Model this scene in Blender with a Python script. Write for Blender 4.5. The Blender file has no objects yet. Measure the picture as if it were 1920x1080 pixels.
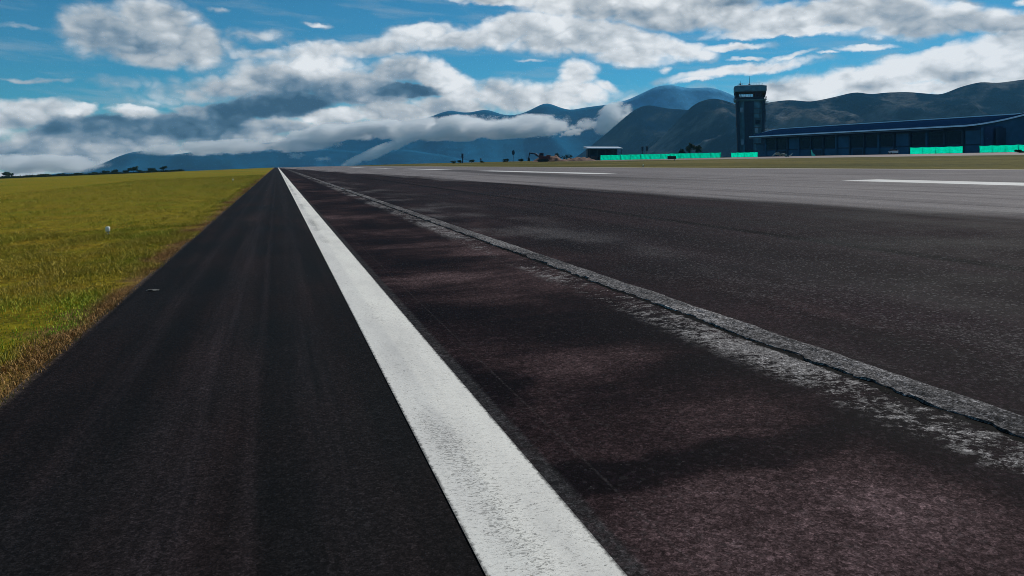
import bpy, bmesh, math, random
import numpy as np
from math import radians as R, sin, cos, tan, atan, atan2, sqrt, pi
from mathutils import Vector, Matrix, noise as mnoise

random.seed(7)
rng = np.random.default_rng(7)
sc = bpy.context.scene
col = sc.collection

# ------------------------------------------------------------------ camera
F = 1390.0            # focal length in pixels of a 1920 wide picture
HZ = 310.5            # picture row of the level horizon
CAMH = 1.15           # eye height above the runway edge
cam_d = bpy.data.cameras.new("camera")
cam = bpy.data.objects.new("camera", cam_d)
col.objects.link(cam)
cam_d.sensor_width = 36.0
cam_d.lens = 36.0 * F / 1920.0
cam_d.shift_y = -(540 - HZ) / 1920.0
cam_d.clip_start = 0.05
cam_d.clip_end = 60000
cam.location = (0, 0, CAMH)
cam.rotation_euler = (R(90), 0, 0)
sc.camera = cam

# ------------------------------------------------------------------ light
SUN_AZ = R(41)        # to the right of the view axis
SUN_EL = R(38)
EXPOSURE = 0.0
sun_d = bpy.data.lights.new("sun", 'SUN')
sun_d.energy = 3.7
sun_d.angle = R(0.5)
sun_d.color = (1.0, 0.95, 0.86)
sun = bpy.data.objects.new("sun", sun_d)
col.objects.link(sun)
sdir = Vector((sin(SUN_AZ) * cos(SUN_EL), cos(SUN_AZ) * cos(SUN_EL), sin(SUN_EL)))
sun.rotation_euler = (-sdir).to_track_quat('-Z', 'Y').to_euler()

sc.view_settings.view_transform = 'Standard'
sc.view_settings.look = 'None'
sc.view_settings.exposure = EXPOSURE
sc.view_settings.gamma = 1
sc.render.engine = 'CYCLES'
cy = sc.cycles
cy.use_denoising = True
cy.denoising_prefilter = 'NONE'
cy.denoising_input_passes = 'RGB_ALBEDO'
cy.filter_width = 0.9
cy.max_bounces = 10
cy.diffuse_bounces = 2
cy.glossy_bounces = 2
cy.transmission_bounces = 4
cy.volume_bounces = 10
cy.transparent_max_bounces = 16
cy.volume_step_rate = 1.0
cy.volume_max_steps = 96


# ------------------------------------------------------------------ node helper
class NT:
    def __init__(s, tree):
        s.t = tree
        s.n = tree.nodes
        s.l = tree.links
        s.n.clear()

    def new(s, typ, **kw):
        nd = s.n.new(typ)
        for k, v in kw.items():
            setattr(nd, k, v)
        return nd

    def put(s, sock, v):
        if v is None:
            return
        if isinstance(v, bpy.types.NodeSocket):
            s.l.new(v, sock)
        else:
            if isinstance(v, (tuple, list)) and sock.type == 'RGBA' and len(v) == 3:
                v = (*v, 1)
            sock.default_value = v

    def m(s, op, a, b=None, c=None, clamp=False):
        nd = s.new('ShaderNodeMath', operation=op, use_clamp=clamp)
        for i, v in enumerate((a, b, c)):
            s.put(nd.inputs[i], v)
        return nd.outputs[0]

    def v(s, op, a, b=None, out=0):
        nd = s.new('ShaderNodeVectorMath', operation=op)
        s.put(nd.inputs[0], a)
        if b is not None:
            s.put(nd.inputs[3 if op == 'SCALE' else 1], b)
        return nd.outputs[out]

    def xyz(s, a):
        nd = s.new('ShaderNodeSeparateXYZ')
        s.put(nd.inputs[0], a)
        return nd.outputs[0], nd.outputs[1], nd.outputs[2]

    def comb(s, x, y, z=0.0):
        nd = s.new('ShaderNodeCombineXYZ')
        for i, q in enumerate((x, y, z)):
            s.put(nd.inputs[i], q)
        return nd.outputs[0]

    def noise(s, vec, scale=5, detail=4, rough=0.55, dist=0.0, out=0, lac=2.0):
        nd = s.new('ShaderNodeTexNoise')
        s.put(nd.inputs['Vector'], vec)
        nd.inputs['Scale'].default_value = scale
        nd.inputs['Detail'].default_value = detail
        nd.inputs['Roughness'].default_value = rough
        nd.inputs['Lacunarity'].default_value = lac
        nd.inputs['Distortion'].default_value = dist
        return nd.outputs[out]

    def ss(s, x, a, b, lo=0.0, hi=1.0):
        nd = s.new('ShaderNodeMapRange', interpolation_type='SMOOTHSTEP')
        for i, q in enumerate((x, a, b, lo, hi)):
            s.put(nd.inputs[i], q)
        return nd.outputs[0]

    def lin(s, x, a, b, lo=0.0, hi=1.0):
        nd = s.new('ShaderNodeMapRange')
        for i, q in enumerate((x, a, b, lo, hi)):
            s.put(nd.inputs[i], q)
        return nd.outputs[0]

    def mix(s, f, a, b, blend='MIX'):
        nd = s.new('ShaderNodeMix', data_type='RGBA', blend_type=blend)
        s.put(nd.inputs[0], f)
        s.put(nd.inputs[6], a)
        s.put(nd.inputs[7], b)
        return nd.outputs[2]

    def ramp(s, f, stops):
        nd = s.new('ShaderNodeValToRGB')
        cr = nd.color_ramp
        while len(cr.elements) < len(stops):
            cr.elements.new(0.5)
        for e, (p, c) in zip(cr.elements, stops):
            e.position = p
            e.color = (*c, 1)
        s.put(nd.inputs[0], f)
        return nd.outputs[0]

    def coord(s, which='Object'):
        return s.new('ShaderNodeTexCoord').outputs[which]

    def scale(s, vec, sx, sy, sz=1.0):
        return s.v('MULTIPLY', vec, (sx, sy, sz))

    def bump(s, h, strength=0.3, dist=0.01):
        nd = s.new('ShaderNodeBump')
        nd.inputs['Strength'].default_value = strength
        nd.inputs['Distance'].default_value = dist
        s.put(nd.inputs['Height'], h)
        return nd.outputs[0]

    def bsdf(s, color, rough=0.7, normal=None, metallic=0.0, spec=0.5, **kw):
        nd = s.new('ShaderNodeBsdfPrincipled')
        s.put(nd.inputs['Base Color'], color)
        s.put(nd.inputs['Roughness'], rough)
        s.put(nd.inputs['Metallic'], metallic)
        s.put(nd.inputs['Specular IOR Level'], spec)
        if normal is not None:
            s.put(nd.inputs['Normal'], normal)
        for k, q in kw.items():
            s.put(nd.inputs[k.replace('_', ' ')], q)
        return nd.outputs[0]

    def out(s, surf=None, vol=None, world=False):
        nd = s.new('ShaderNodeOutputWorld' if world else 'ShaderNodeOutputMaterial')
        if surf is not None:
            s.l.new(surf, nd.inputs['Surface'])
        if vol is not None:
            s.l.new(vol, nd.inputs['Volume'])


def px_dir(px, py):
    """direction of a place in the sky as azimuth / elevation, in 1/1390 radians"""
    x = (px - 960) / F
    z = (HZ - py) / F
    return F * atan(x), F * atan(z / sqrt(1 + x * x)), x


# ------------------------------------------------------------------ world: sky with clouds
world = bpy.data.worlds.new("World")
sc.world = world
world.use_nodes = True
W = NT(world.node_tree)
sky = W.new('ShaderNodeTexSky', sky_type='NISHITA')
sky.sun_disc = False
sky.sun_elevation = SUN_EL
sky.sun_rotation = SUN_AZ
sky.altitude = 1700
sky.air_density = 1.0
sky.dust_density = 0.3
sky.ozone_density = 2.5
dv = W.coord('Generated')
dx, dy, dz = W.xyz(dv)
az = W.m('MULTIPLY', W.m('ARCTAN2', dx, dy), F)
el = W.m('MULTIPLY', W.m('ARCSINE', dz), F)
P0 = W.comb(az, el, 0.0)
Pn = W.comb(W.m('MULTIPLY', az, 0.62), el, 0.0)
wn = W.noise(Pn, 1 / 70.0, 5, 0.6, out=1)
warp = W.v('SUBTRACT', wn, (0.5, 0.5, 0.5))
P1 = W.v('ADD', P0, W.v('MULTIPLY', warp, (52, 34, 0)))
wf = W.v('SUBTRACT', W.noise(Pn, 1 / 16.0, 4, 0.6, out=1), (0.5, 0.5, 0.5))
P1 = W.v('ADD', P1, W.v('MULTIPLY', wf, (14, 12, 0)))

# px, py, rx, ry, tilt, brightness top, brightness base, amount
BL = [
    # lone cumulus upper left
    (185, 58, 95, 62, 0, .66, .50, 1.2), (290, 45, 105, 62, 0, .72, .46, 1.25), (355, 80, 95, 55, 0, .66, .56, 1.2),
    (265, 72, 95, 24, 0, .42, .42, 1.6), (280, 105, 110, 26, 0, .58, .60, 1.0),
    # thin veils and wisps
    (480, 62, 80, 20, 0, .62, .60, .42), (500, 100, 120, 16, 4, .66, .6, .42), (595, 48, 36, 7, -4, .7, .7, .5),
    (60, 153, 95, 6, 3, .6, .6, .42), (30, 50, 80, 7, 0, .6, .6, .34), (415, 14, 30, 9, 0, .65, .6, .42),
    (660, 100, 60, 8, 12, .7, .7, .4), (995, 111, 50, 6, 0, .78, .75, .5),
    # left bank with dark bases
    (40, 222, 130, 34, 0, .66, .58, .95), (110, 240, 80, 24, 18, .26, .16, 1.7), (150, 213, 45, 18, 18, .95, .7, 1.2),
    (225, 240, 110, 34, 6, .30, .16, 1.9), (245, 208, 60, 18, 0, .85, .6, .9), (320, 236, 100, 34, 0, .32, .18, 1.9),
    (405, 230, 95, 40, 12, .18, .10, 2.1), (360, 208, 60, 22, 0, .52, .4, .9),
    (60, 285, 150, 40, 0, .55, .55, 1.1), (110, 310, 90, 18, 0, .75, .6, 1.0), (270, 268, 110, 20, 0, .62, .6, 1.0),
    (200, 262, 180, 26, 0, .38, .42, 1.1), (430, 268, 160, 34, 0, .52, .42, 1.1), (30, 325, 120, 14, 0, .7, .7, .9),
    (160, 285, 420, 62, 0, .58, .54, .9), (480, 265, 330, 44, 3, .58, .54, .9), (330, 244, 260, 28, 3, .32, .26, 1.6),
    (60, 205, 160, 22, 0, .66, .66, .8),
    (380, 175, 210, 40, 0, .60, .60, .50), (490, 138, 130, 44, 10, .64, .62, .55), (620, 118, 120, 30, 8, .70, .66, .6),
    # big central mass
    (430, 165, 120, 34, 0, .58, .5, .85), (525, 155, 95, 46, 0, .62, .32, 1.4), (590, 126, 66, 26, 0, 1.05, .75, 1.6),
    (530, 196, 125, 30, 4, .24, .12, 2.1), (660, 162, 115, 46, 0, .60, .34, 1.4), (760, 128, 95, 38, 0, .78, .40, 1.2),
    (832, 152, 90, 38, -28, 1.05, .75, 1.6), (755, 170, 115, 18, -3, .22, .16, 2.0), (690, 187, 130, 18, 0, .46, .48, 1.2),
    (625, 218, 80, 20, 0, .95, .75, 1.6), (740, 212, 110, 30, 0, .66, .50, 1.2), (840, 205, 110, 40, 0, .58, .54, 1.1),
    (880, 172, 70, 16, -20, .80, .70, .8), (520, 235, 110, 22, 0, .60, .50, 1.2), (640, 245, 180, 26, 0, .62, .5, 1.2),
    (600, 100, 150, 26, 8, .72, .66, .72),
    # long band across the top
    (700, 88, 140, 22, 8, .78, .68, .9), (790, 62, 90, 26, 6, .88, .70, 1.1), (850, 72, 130, 24, 4, .80, .66, 1.1),
    (960, 55, 130, 34, 12, .84, .66, 1.2), (1060, 62, 130, 46, 6, .84, .60, 1.3), (1165, 75, 140, 44, -14, .82, .62, 1.3),
    (1260, 92, 110, 26, -10, .88, .74, 1.1), (1370, 88, 90, 9, 2, .88, .82, .9), (1180, 108, 90, 22, -8, .86, .8, 1.0),
    (940, 3, 150, 14, -4, .80, .72, 1.0), (1100, 10, 170, 34, 0, .80, .62, 1.3), (1280, 20, 190, 44, 0, .70, .52, 1.35),
    (1360, 8, 80, 14, 0, .36, .44, 1.1), (1450, 38, 190, 34, 0, .82, .66, 1.3), (1600, 28, 200, 42, 0, .76, .62, 1.3),
    (1740, 45, 190, 34, 0, .80, .64, 1.3), (1870, 45, 140, 24, -6, .52, .48, 1.3), (1500, 60, 240, 12, 0, .86, .82, 1.0),
    (1940, 70, 150, 24, 0, .84, .74, 1.2), (1700, 2, 90, 12, 0, .7, .66, 1.0), (1930, 5, 40, 14, 0, .8, .7, .9),
    # cumulus over the far peaks
    (1085, 135, 52, 34, 0, .96, .80, 1.2), (1080, 165, 90, 26, 0, .84, .78, 1.0), (1000, 185, 260, 44, 0, .72, .70, .85),
    (930, 170, 110, 26, 0, .70, .70, .7), (1140, 160, 40, 16, -30, .9, .85, .8), (1244, 132, 20, 10, 10, .85, .8, .55),
    # right hand streaks and cumulus
    (1390, 132, 190, 14, 6, .90, .86, .95), (1400, 111, 46, 6, 2, .9, .9, .8), (1300, 152, 60, 7, 4, .9, .9, .7),
    (1480, 106, 70, 8, 8, .9, .85, .7), (1620, 90, 80, 8, 2, .88, .88, .75), (1560, 100, 30, 4, 2, .85, .85, .6),
    (1500, 168, 110, 40, 0, .82, .66, 1.2), (1470, 160, 50, 18, 0, .62, .62, 1.1), (1600, 150, 110, 34, 4, .97, .84, 1.2),
    (1640, 158, 60, 18, 0, .7, .66, 1.0), (1720, 128, 130, 40, 6, .97, .74, 1.25), (1770, 105, 90, 30, 10, .98, .8, 1.2),
    (1850, 100, 130, 40, 8, .98, .72, 1.3), (1800, 140, 70, 18, 0, .62, .6, 1.2), (1900, 130, 110, 36, 0, .92, .66, 1.25),
    (1700, 165, 300, 24, 0, .92, .86, 1.1), (1300, 190, 200, 26, 0, .7, .7, .55), (2050, 110, 150, 60, 0, .9, .7, 1.2),
    (2250, 60, 200, 60, 0, .85, .6, 1.2), (-150, 120, 150, 40, 0, .8, .6, 1.1), (-250, 250, 250, 50, 0, .7, .4, 1.1),
]
Fd = None
sw = None
sv = None
for bi, (px, py, rx, ry, tl, bt, bb, am) in enumerate(BL):
    if bi % 18 == 17:      # keeps the shader's working memory small
        P1 = W.v('ADD', P1, W.v('SCALE', W.comb(sv, Fd, sw), 1e-7))
    a, b, x = px_dir(px, py)
    kx = 1 / (1 + x * x)
    ky = 1 / sqrt(1 + x * x)
    if abs(tl) < 3.5:
        mp = W.new('ShaderNodeVectorMath', operation='MULTIPLY_ADD')
        W.put(mp.inputs[0], P1)
        ix, iy = 1 / (rx * kx), 1 / (ry * ky)
        mp.inputs[1].default_value = (ix, iy, 0)
        mp.inputs[2].default_value = (-a * ix, -b * iy, 0)
    else:
        mp = W.new('ShaderNodeMapping', vector_type='TEXTURE')
        W.put(mp.inputs['Vector'], P1)
        mp.inputs['Location'].default_value = (a, b, 0)
        mp.inputs['Rotation'].default_value = (0, 0, R(tl))
        mp.inputs['Scale'].default_value = (rx * kx, ry * ky, 1)
    q = mp.outputs[0]
    ln = W.v('LENGTH', q, out=1)
    d = W.m('MULTIPLY_ADD', ln, -am, am)
    w = W.m('MAXIMUM', W.m('SUBTRACT', 1.2, ln), 0.0)
    w = W.m('MULTIPLY', W.m('POWER', w, 3.0), am)
    yl = W.v('DOT_PRODUCT', q, (0, 1, 0), out=1)
    val = W.m('MULTIPLY_ADD', yl, (bt - bb) * 0.5, (bt + bb) * 0.5)
    wv = W.m('MULTIPLY', w, val)
    Fd = d if Fd is None else W.m('MAXIMUM', Fd, d)
    sw = w if sw is None else W.m('ADD', sw, w)
    sv = wv if sv is None else W.m('ADD', sv, wv)
# broken cloud over the rest of the sky
hi = W.noise(W.scale(P0, 0.5, 1.0, 1.0), 1 / 260.0, 6, 0.6)
hid = W.m('MULTIPLY', W.ss(hi, 0.5, 0.62), 0.8)
hid = W.m('MULTIPLY', hid, W.ss(el, 300, 420))
n1 = W.noise(Pn, 1 / 46.0, 7, 0.56)
lo = W.v('ADD', Pn, (6.0, 9.0, 0))
n1b = W.noise(lo, 1 / 42.0, 4, 0.5)
n1c = W.noise(Pn, 1 / 42.0, 4, 0.5)
relief = W.m('SUBTRACT', n1c, n1b)
bg1 = W.noise(Pn, 1 / 95.0, 5, 0.5)
bg2 = W.noise(W.v('ADD', Pn, (9.0, 16.0, 0)), 1 / 95.0, 5, 0.5)
relief = W.m('ADD', W.m('MULTIPLY', relief, 0.30), W.m('MULTIPLY', W.m('SUBTRACT', bg1, bg2), 1.3))
Pq = W.v('ADD', Pn, W.v('MULTIPLY', warp, (26, 22, 0)))
bil = W.m('ABSOLUTE', W.m('SUBTRACT', W.noise(Pq, 1 / 40.0, 1, 0.4), 0.5))
bil2 = W.m('ABSOLUTE', W.m('SUBTRACT', W.noise(Pq, 1 / 19.0, 1, 0.45), 0.5))
bil = W.m('ADD', W.m('MULTIPLY', bil, 0.75), W.m('MULTIPLY', bil2, 0.45))
dens = W.m('ADD', Fd, W.m('ADD', W.m('MULTIPLY', W.m('SUBTRACT', n1, 0.5), 0.45), W.m('MULTIPLY', W.m('SUBTRACT', bg1, 0.5), 0.45)))
dens = W.m('ADD', dens, W.m('MULTIPLY', W.m('SUBTRACT', 0.11, bil), -1.1))
draw = dens
dens = W.ss(draw, -0.05, 0.56)
thin = W.noise(W.comb(W.m('MULTIPLY', az, 0.14), W.m('ADD', el, W.m('MULTIPLY', az, 0.05)), 3.0), 1 / 22.0, 5, 0.55)
veil = W.m('MULTIPLY', W.ss(thin, 0.48, 0.75), W.ss(el, 20, 140, 0.45, 0.30))
dens = W.m('MAXIMUM', W.m('MAXIMUM', dens, hid), veil)
br = W.m('DIVIDE', sv, W.m('MAXIMUM', sw, 0.02))
br = W.m('ADD', br, W.m('MULTIPLY', relief, 0.9))
br = W.m('ADD', br, W.m('MULTIPLY', W.m('SUBTRACT', bil, 0.11), 0.85))
br = W.m('MULTIPLY_ADD', br, 1.3, -0.15)
br = W.m('ADD', br, W.ss(draw, 0.15, 0.75, 0.12, 0.0))
br = W.mix(W.ss(sw, 0.02, 0.12), (0.62, 0.62, 0.62), br)
ccol = W.ramp(br, [(0.0, (.035, .075, .125)), (0.22, (.085, .15, .22)), (0.45, (.26, .32, .38)),
                   (0.68, (.52, .55, .57)), (0.9, (.80, .82, .83)), (1.0, (.93, .94, .94))])
SKYS = 0.1
ccol = W.v('SCALE', ccol, 1.0 / SKYS)
scol = W.mix(1.0, sky.outputs[0], (0.15, 0.57, 0.67), 'MULTIPLY')
fin = W.mix(dens, scol, ccol)
bg = W.new('ShaderNodeBackground')
W.put(bg.inputs['Color'], fin)
bg.inputs['Strength'].default_value = SKYS
W.out(bg.outputs[0], world=True)
world.cycles.sampling_method = 'MANUAL'
world.cycles.sample_map_resolution = 512


# ------------------------------------------------------------------ builders
def mat(name, fn):
    m = bpy.data.materials.new(name)
    m.use_nodes = True
    fn(NT(m.node_tree))
    return m


def simple(name, c, rough=0.6, metallic=0.0, var=0.25, scale=3.0, spec=0.4):
    def fn(t):
        n = t.noise(t.coord(), scale, 5, 0.6)
        k = t.lin(n, 0.3, 0.7, 1 - var, 1 + var)
        cc = t.v('SCALE', t.comb(*c), k)
        t.out(t.bsdf(cc, rough, metallic=metallic, spec=spec))
    return mat(name, fn)


def tag(o, label=None, cat=None, group=None, kind=None):
    if label: o['label'] = label
    if cat: o['category'] = cat
    if group: o['group'] = group
    if kind: o['kind'] = kind
    return o


def empty(name, loc, rz=0.0):
    o = bpy.data.objects.new(name, None)
    o.empty_display_size = 0.3
    o.location = loc
    o.rotation_euler = (0, 0, rz)
    col.objects.link(o)
    return o


def raw(name, verts, faces, material, parent=None, smooth=False):
    me = bpy.data.meshes.new(name)
    me.from_pydata([tuple(v) for v in verts], [], faces)
    me.update()
    if material: me.materials.append(material)
    if smooth:
        me.polygons.foreach_set('use_smooth', [True] * len(me.polygons))
    o = bpy.data.objects.new(name, me)
    col.objects.link(o)
    if parent is not None: o.parent = parent
    return o


class MB:
    """collects simple shapes, then links them as ONE mesh object"""
    def __init__(s):
        s.v = []
        s.f = []

    def add(s, vs, fs):
        k = len(s.v)
        s.v += [tuple(q) for q in vs]
        s.f += [tuple(i + k for i in f) for f in fs]
        return s

    def hexa(s, p):   # 8 corners: bottom 4 ccw, top 4 ccw
        return s.add(p, [(3, 2, 1, 0), (4, 5, 6, 7), (0, 1, 5, 4), (1, 2, 6, 5), (2, 3, 7, 6), (3, 0, 4, 7)])

    def box(s, x0, y0, z0, x1, y1, z1):
        return s.hexa([(x0, y0, z0), (x1, y0, z0), (x1, y1, z0), (x0, y1, z0),
                       (x0, y0, z1), (x1, y0, z1), (x1, y1, z1), (x0, y1, z1)])

    def ring(s, rings, caps=True):   # list of equal length rings
        n = len(rings[0])
        vs = [q for r in rings for q in r]
        fs = []
        for i in range(len(rings) - 1):
            for j in range(n):
                a, b = i * n + j, i * n + (j + 1) % n
                fs.append((a, b, b + n, a + n))
        if caps:
            fs.append(tuple(range(n - 1, -1, -1)))
            fs.append(tuple(range((len(rings) - 1) * n, len(rings) * n)))
        return s.add(vs, fs)

    def lathe(s, prof, n=16, cx=0, cy_=0, rot=0):
        return s.ring([[(cx + r * cos(rot + 2 * pi * j / n), cy_ + r * sin(rot + 2 * pi * j / n), z) for j in range(n)]
                       for r, z in prof])

    def tube(s, pts, rad, n=8):
        rings = []
        pts = [Vector(p) for p in pts]
        for i, p in enumerate(pts):
            d = (pts[min(i + 1, len(pts) - 1)] - pts[max(i - 1, 0)]).normalized()
            a = d.orthogonal().normalized() if abs(d.z) > .9 else d.cross(Vector((0, 0, 1))).normalized()
            b = d.cross(a)
            r = rad[i] if isinstance(rad, (list, tuple)) else rad
            rings.append([p + a * r * cos(2 * pi * j / n) + b * r * sin(2 * pi * j / n) for j in range(n)])
        return s.ring(rings)

    def build(s, name, material, parent=None, smooth=False, bevel=0.0):
        o = raw(name, s.v, s.f, material, parent, smooth)
        if bevel:
            bm = bmesh.new()
            bm.from_mesh(o.data)
            bmesh.ops.bevel(bm, geom=bm.edges[:], offset=bevel, segments=2, profile=0.5, affect='EDGES')
            bm.to_mesh(o.data)
            bm.free()
        return o


def copy_tree(o, parent=None):
    c = o.copy()
    col.objects.link(c)
    if parent is not None: c.parent = parent
    for ch in list(o.children): copy_tree(ch, c)
    return c


# ------------------------------------------------------------------ terrain
ANG = R(17.6)         # the runway runs this far to the left of the view axis
CA, SA = cos(ANG), sin(ANG)
EDGE = -1.29          # left edge of the paved shoulder
LINE0, LINE1 = 0.557, 0.934
FAR = 43.0            # far edge of the runway
VP_ = [(-4200, -260), (-1500, -90), (-600, -29), (-250, -10.45), (EDGE, 0), (1.0, 0), (21.8, .595), (FAR, .91), (85, 2.42),
       (165, 4.3), (260, 4.9), (600, 8), (1500, 10), (4200, 10)]
U0 = 430.0


def prof(v):
    return float(np.interp(v, [a for a, b in VP_], [b for a, b in VP_]))


def drop(u):
    if u < U0: return 0.0
    t = u - U0
    if t < 700: return -t * t / 60000.0
    return -700 * 700 / 60000.0 - (t - 700) * 0.0233 * (0.6 if t < 1500 else 0.3)


U_LINES = [-200, -60, -20, -5, 5, 20, 60, 120, 200, 300, 380, 430, 450, 470, 490, 520, 550, 590, 640, 700, 780, 880, 1000, 1130,
           1400, 2000, 3000, 4150]


def Z(v, u):
    return prof(v) + float(np.interp(u, U_LINES, [drop(q) for q in U_LINES]))


def xy(v, u):
    return (v * CA - u * SA, v * SA + u * CA)


def vu(x, y):
    return (x * CA + y * SA, -x * SA + y * CA)


def at(px, Y):
    """ground point under picture column px at depth Y"""
    x = (px - 960) / F * Y
    v, u = vu(x, Y)
    return Vector((x, Y, Z(v, u)))


def zpx(py, Y):
    return CAMH + (HZ - py) / F * Y


def sheet(name, vs, lift, material, u_lines=None):
    us = u_lines or U_LINES
    vs = sorted(set(list(vs) + [a for a, b in VP_ if min(vs) < a < max(vs)]))
    verts = [(v, u, Z(v, u) + lift) for u in us for v in vs]
    n = len(vs)
    faces = [(i * n + j, i * n + j + 1, (i + 1) * n + j + 1, (i + 1) * n + j) for i in range(len(us) - 1) for j in range(n - 1)]
    o = raw(name, verts, faces, material)
    o.rotation_euler = (0, 0, ANG)
    return o


def grass_nodes(t):
    p = t.coord()
    x, y, z = t.xyz(p)
    big = t.noise(t.scale(p, 1, .6, 1), 0.11, 6, 0.65)
    mid = t.noise(p, 0.7, 6, 0.65)
    fine = t.noise(t.scale(p, 1, 1, 1), 9, 6, 0.75)
    c = t.ramp(t.m('ADD', t.m('MULTIPLY', big, 0.6), t.m('MULTIPLY', mid, 0.4)),
               [(0.30, (.068, .095, .004)), (0.42, (.150, .142, .006)), (0.52, (.195, .145, .009)), (0.60, (.135, .136, .006)), (0.75, (.23, .155, .020))])
    c = t.v('SCALE', c, t.m('MULTIPLY', t.lin(fine, 0.3, 0.7, 0.4, 1.45), t.lin(t.noise(p, 2.5, 5, .75), .3, .7, .6, 1.3)))
    bands = t.noise(t.scale(p, .6, .5, 1), .07, 4, .6)
    c = t.mix(t.m('MULTIPLY', t.ss(bands, .50, .62), .55), c, t.v('MULTIPLY', c, (.55, .82, .7)))
    c = t.mix(t.m('MULTIPLY', t.ss(bands, .48, .36), .5), c, t.v('MULTIPLY', c, (1.12, .86, 1.0)))
    # dry brown verge beside the tarmac
    dist = t.m('SUBTRACT', EDGE, x)
    vg = t.m('MULTIPLY', t.ss(t.m('ADD', dist, t.m('MULTIPLY', t.m('SUBTRACT', mid, .5), 1.6)), 0.0, 0.36, 1, 0), t.ss(x, 5, 6, 1, 0))
    c = t.mix(t.m('MULTIPLY', vg, 0.9), c, t.v('SCALE', t.comb(.16, .085, .036), t.lin(fine, 0.25, 0.75, 0.4, 1.4)))
    far = t.ss(x, 30, 45)
    c2 = t.ramp(t.noise(t.scale(p, 1, .25, 1), 0.09, 5, 0.6), [(0.35, (.052, .05, .010)), (0.52, (.085, .072, .014)), (0.68, (.13, .10, .035))])
    c2 = t.v('SCALE', c2, t.lin(t.noise(p, 1.2, 5, .7), 0.25, 0.75, 0.5, 1.4))
    c = t.mix(far, c, c2)
    return p, c, fine, mid


def m_ground(t):
    p, c, fine, mid = grass_nodes(t)
    c = t.v('SCALE', c, 1.3)
    h = t.m('ADD', fine, t.m('MULTIPLY', mid, 2))
    t.out(t.bsdf(c, 0.95, t.bump(h, 0.9, 0.06), spec=0.05))


M_ground = mat("grass ground", m_ground)


def asphalt_common(t):
    p = t.coord()
    x, y, z = t.xyz(p)
    agg = t.noise(p, 62, 6, 0.82)
    agg2 = t.noise(p, 30, 6, 0.80)
    return p, x, y, agg, agg2


def stones(t, p, scale, lo, hi):
    vo = t.new('ShaderNodeTexVoronoi', feature='F1')
    vo.inputs['Scale'].default_value = scale
    t.put(vo.inputs['Vector'], p)
    r, g_, b_ = t.xyz(vo.outputs['Color'])
    return t.lin(t.m('POWER', r, 2.0), 0, 1, lo, hi), g_


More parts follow.
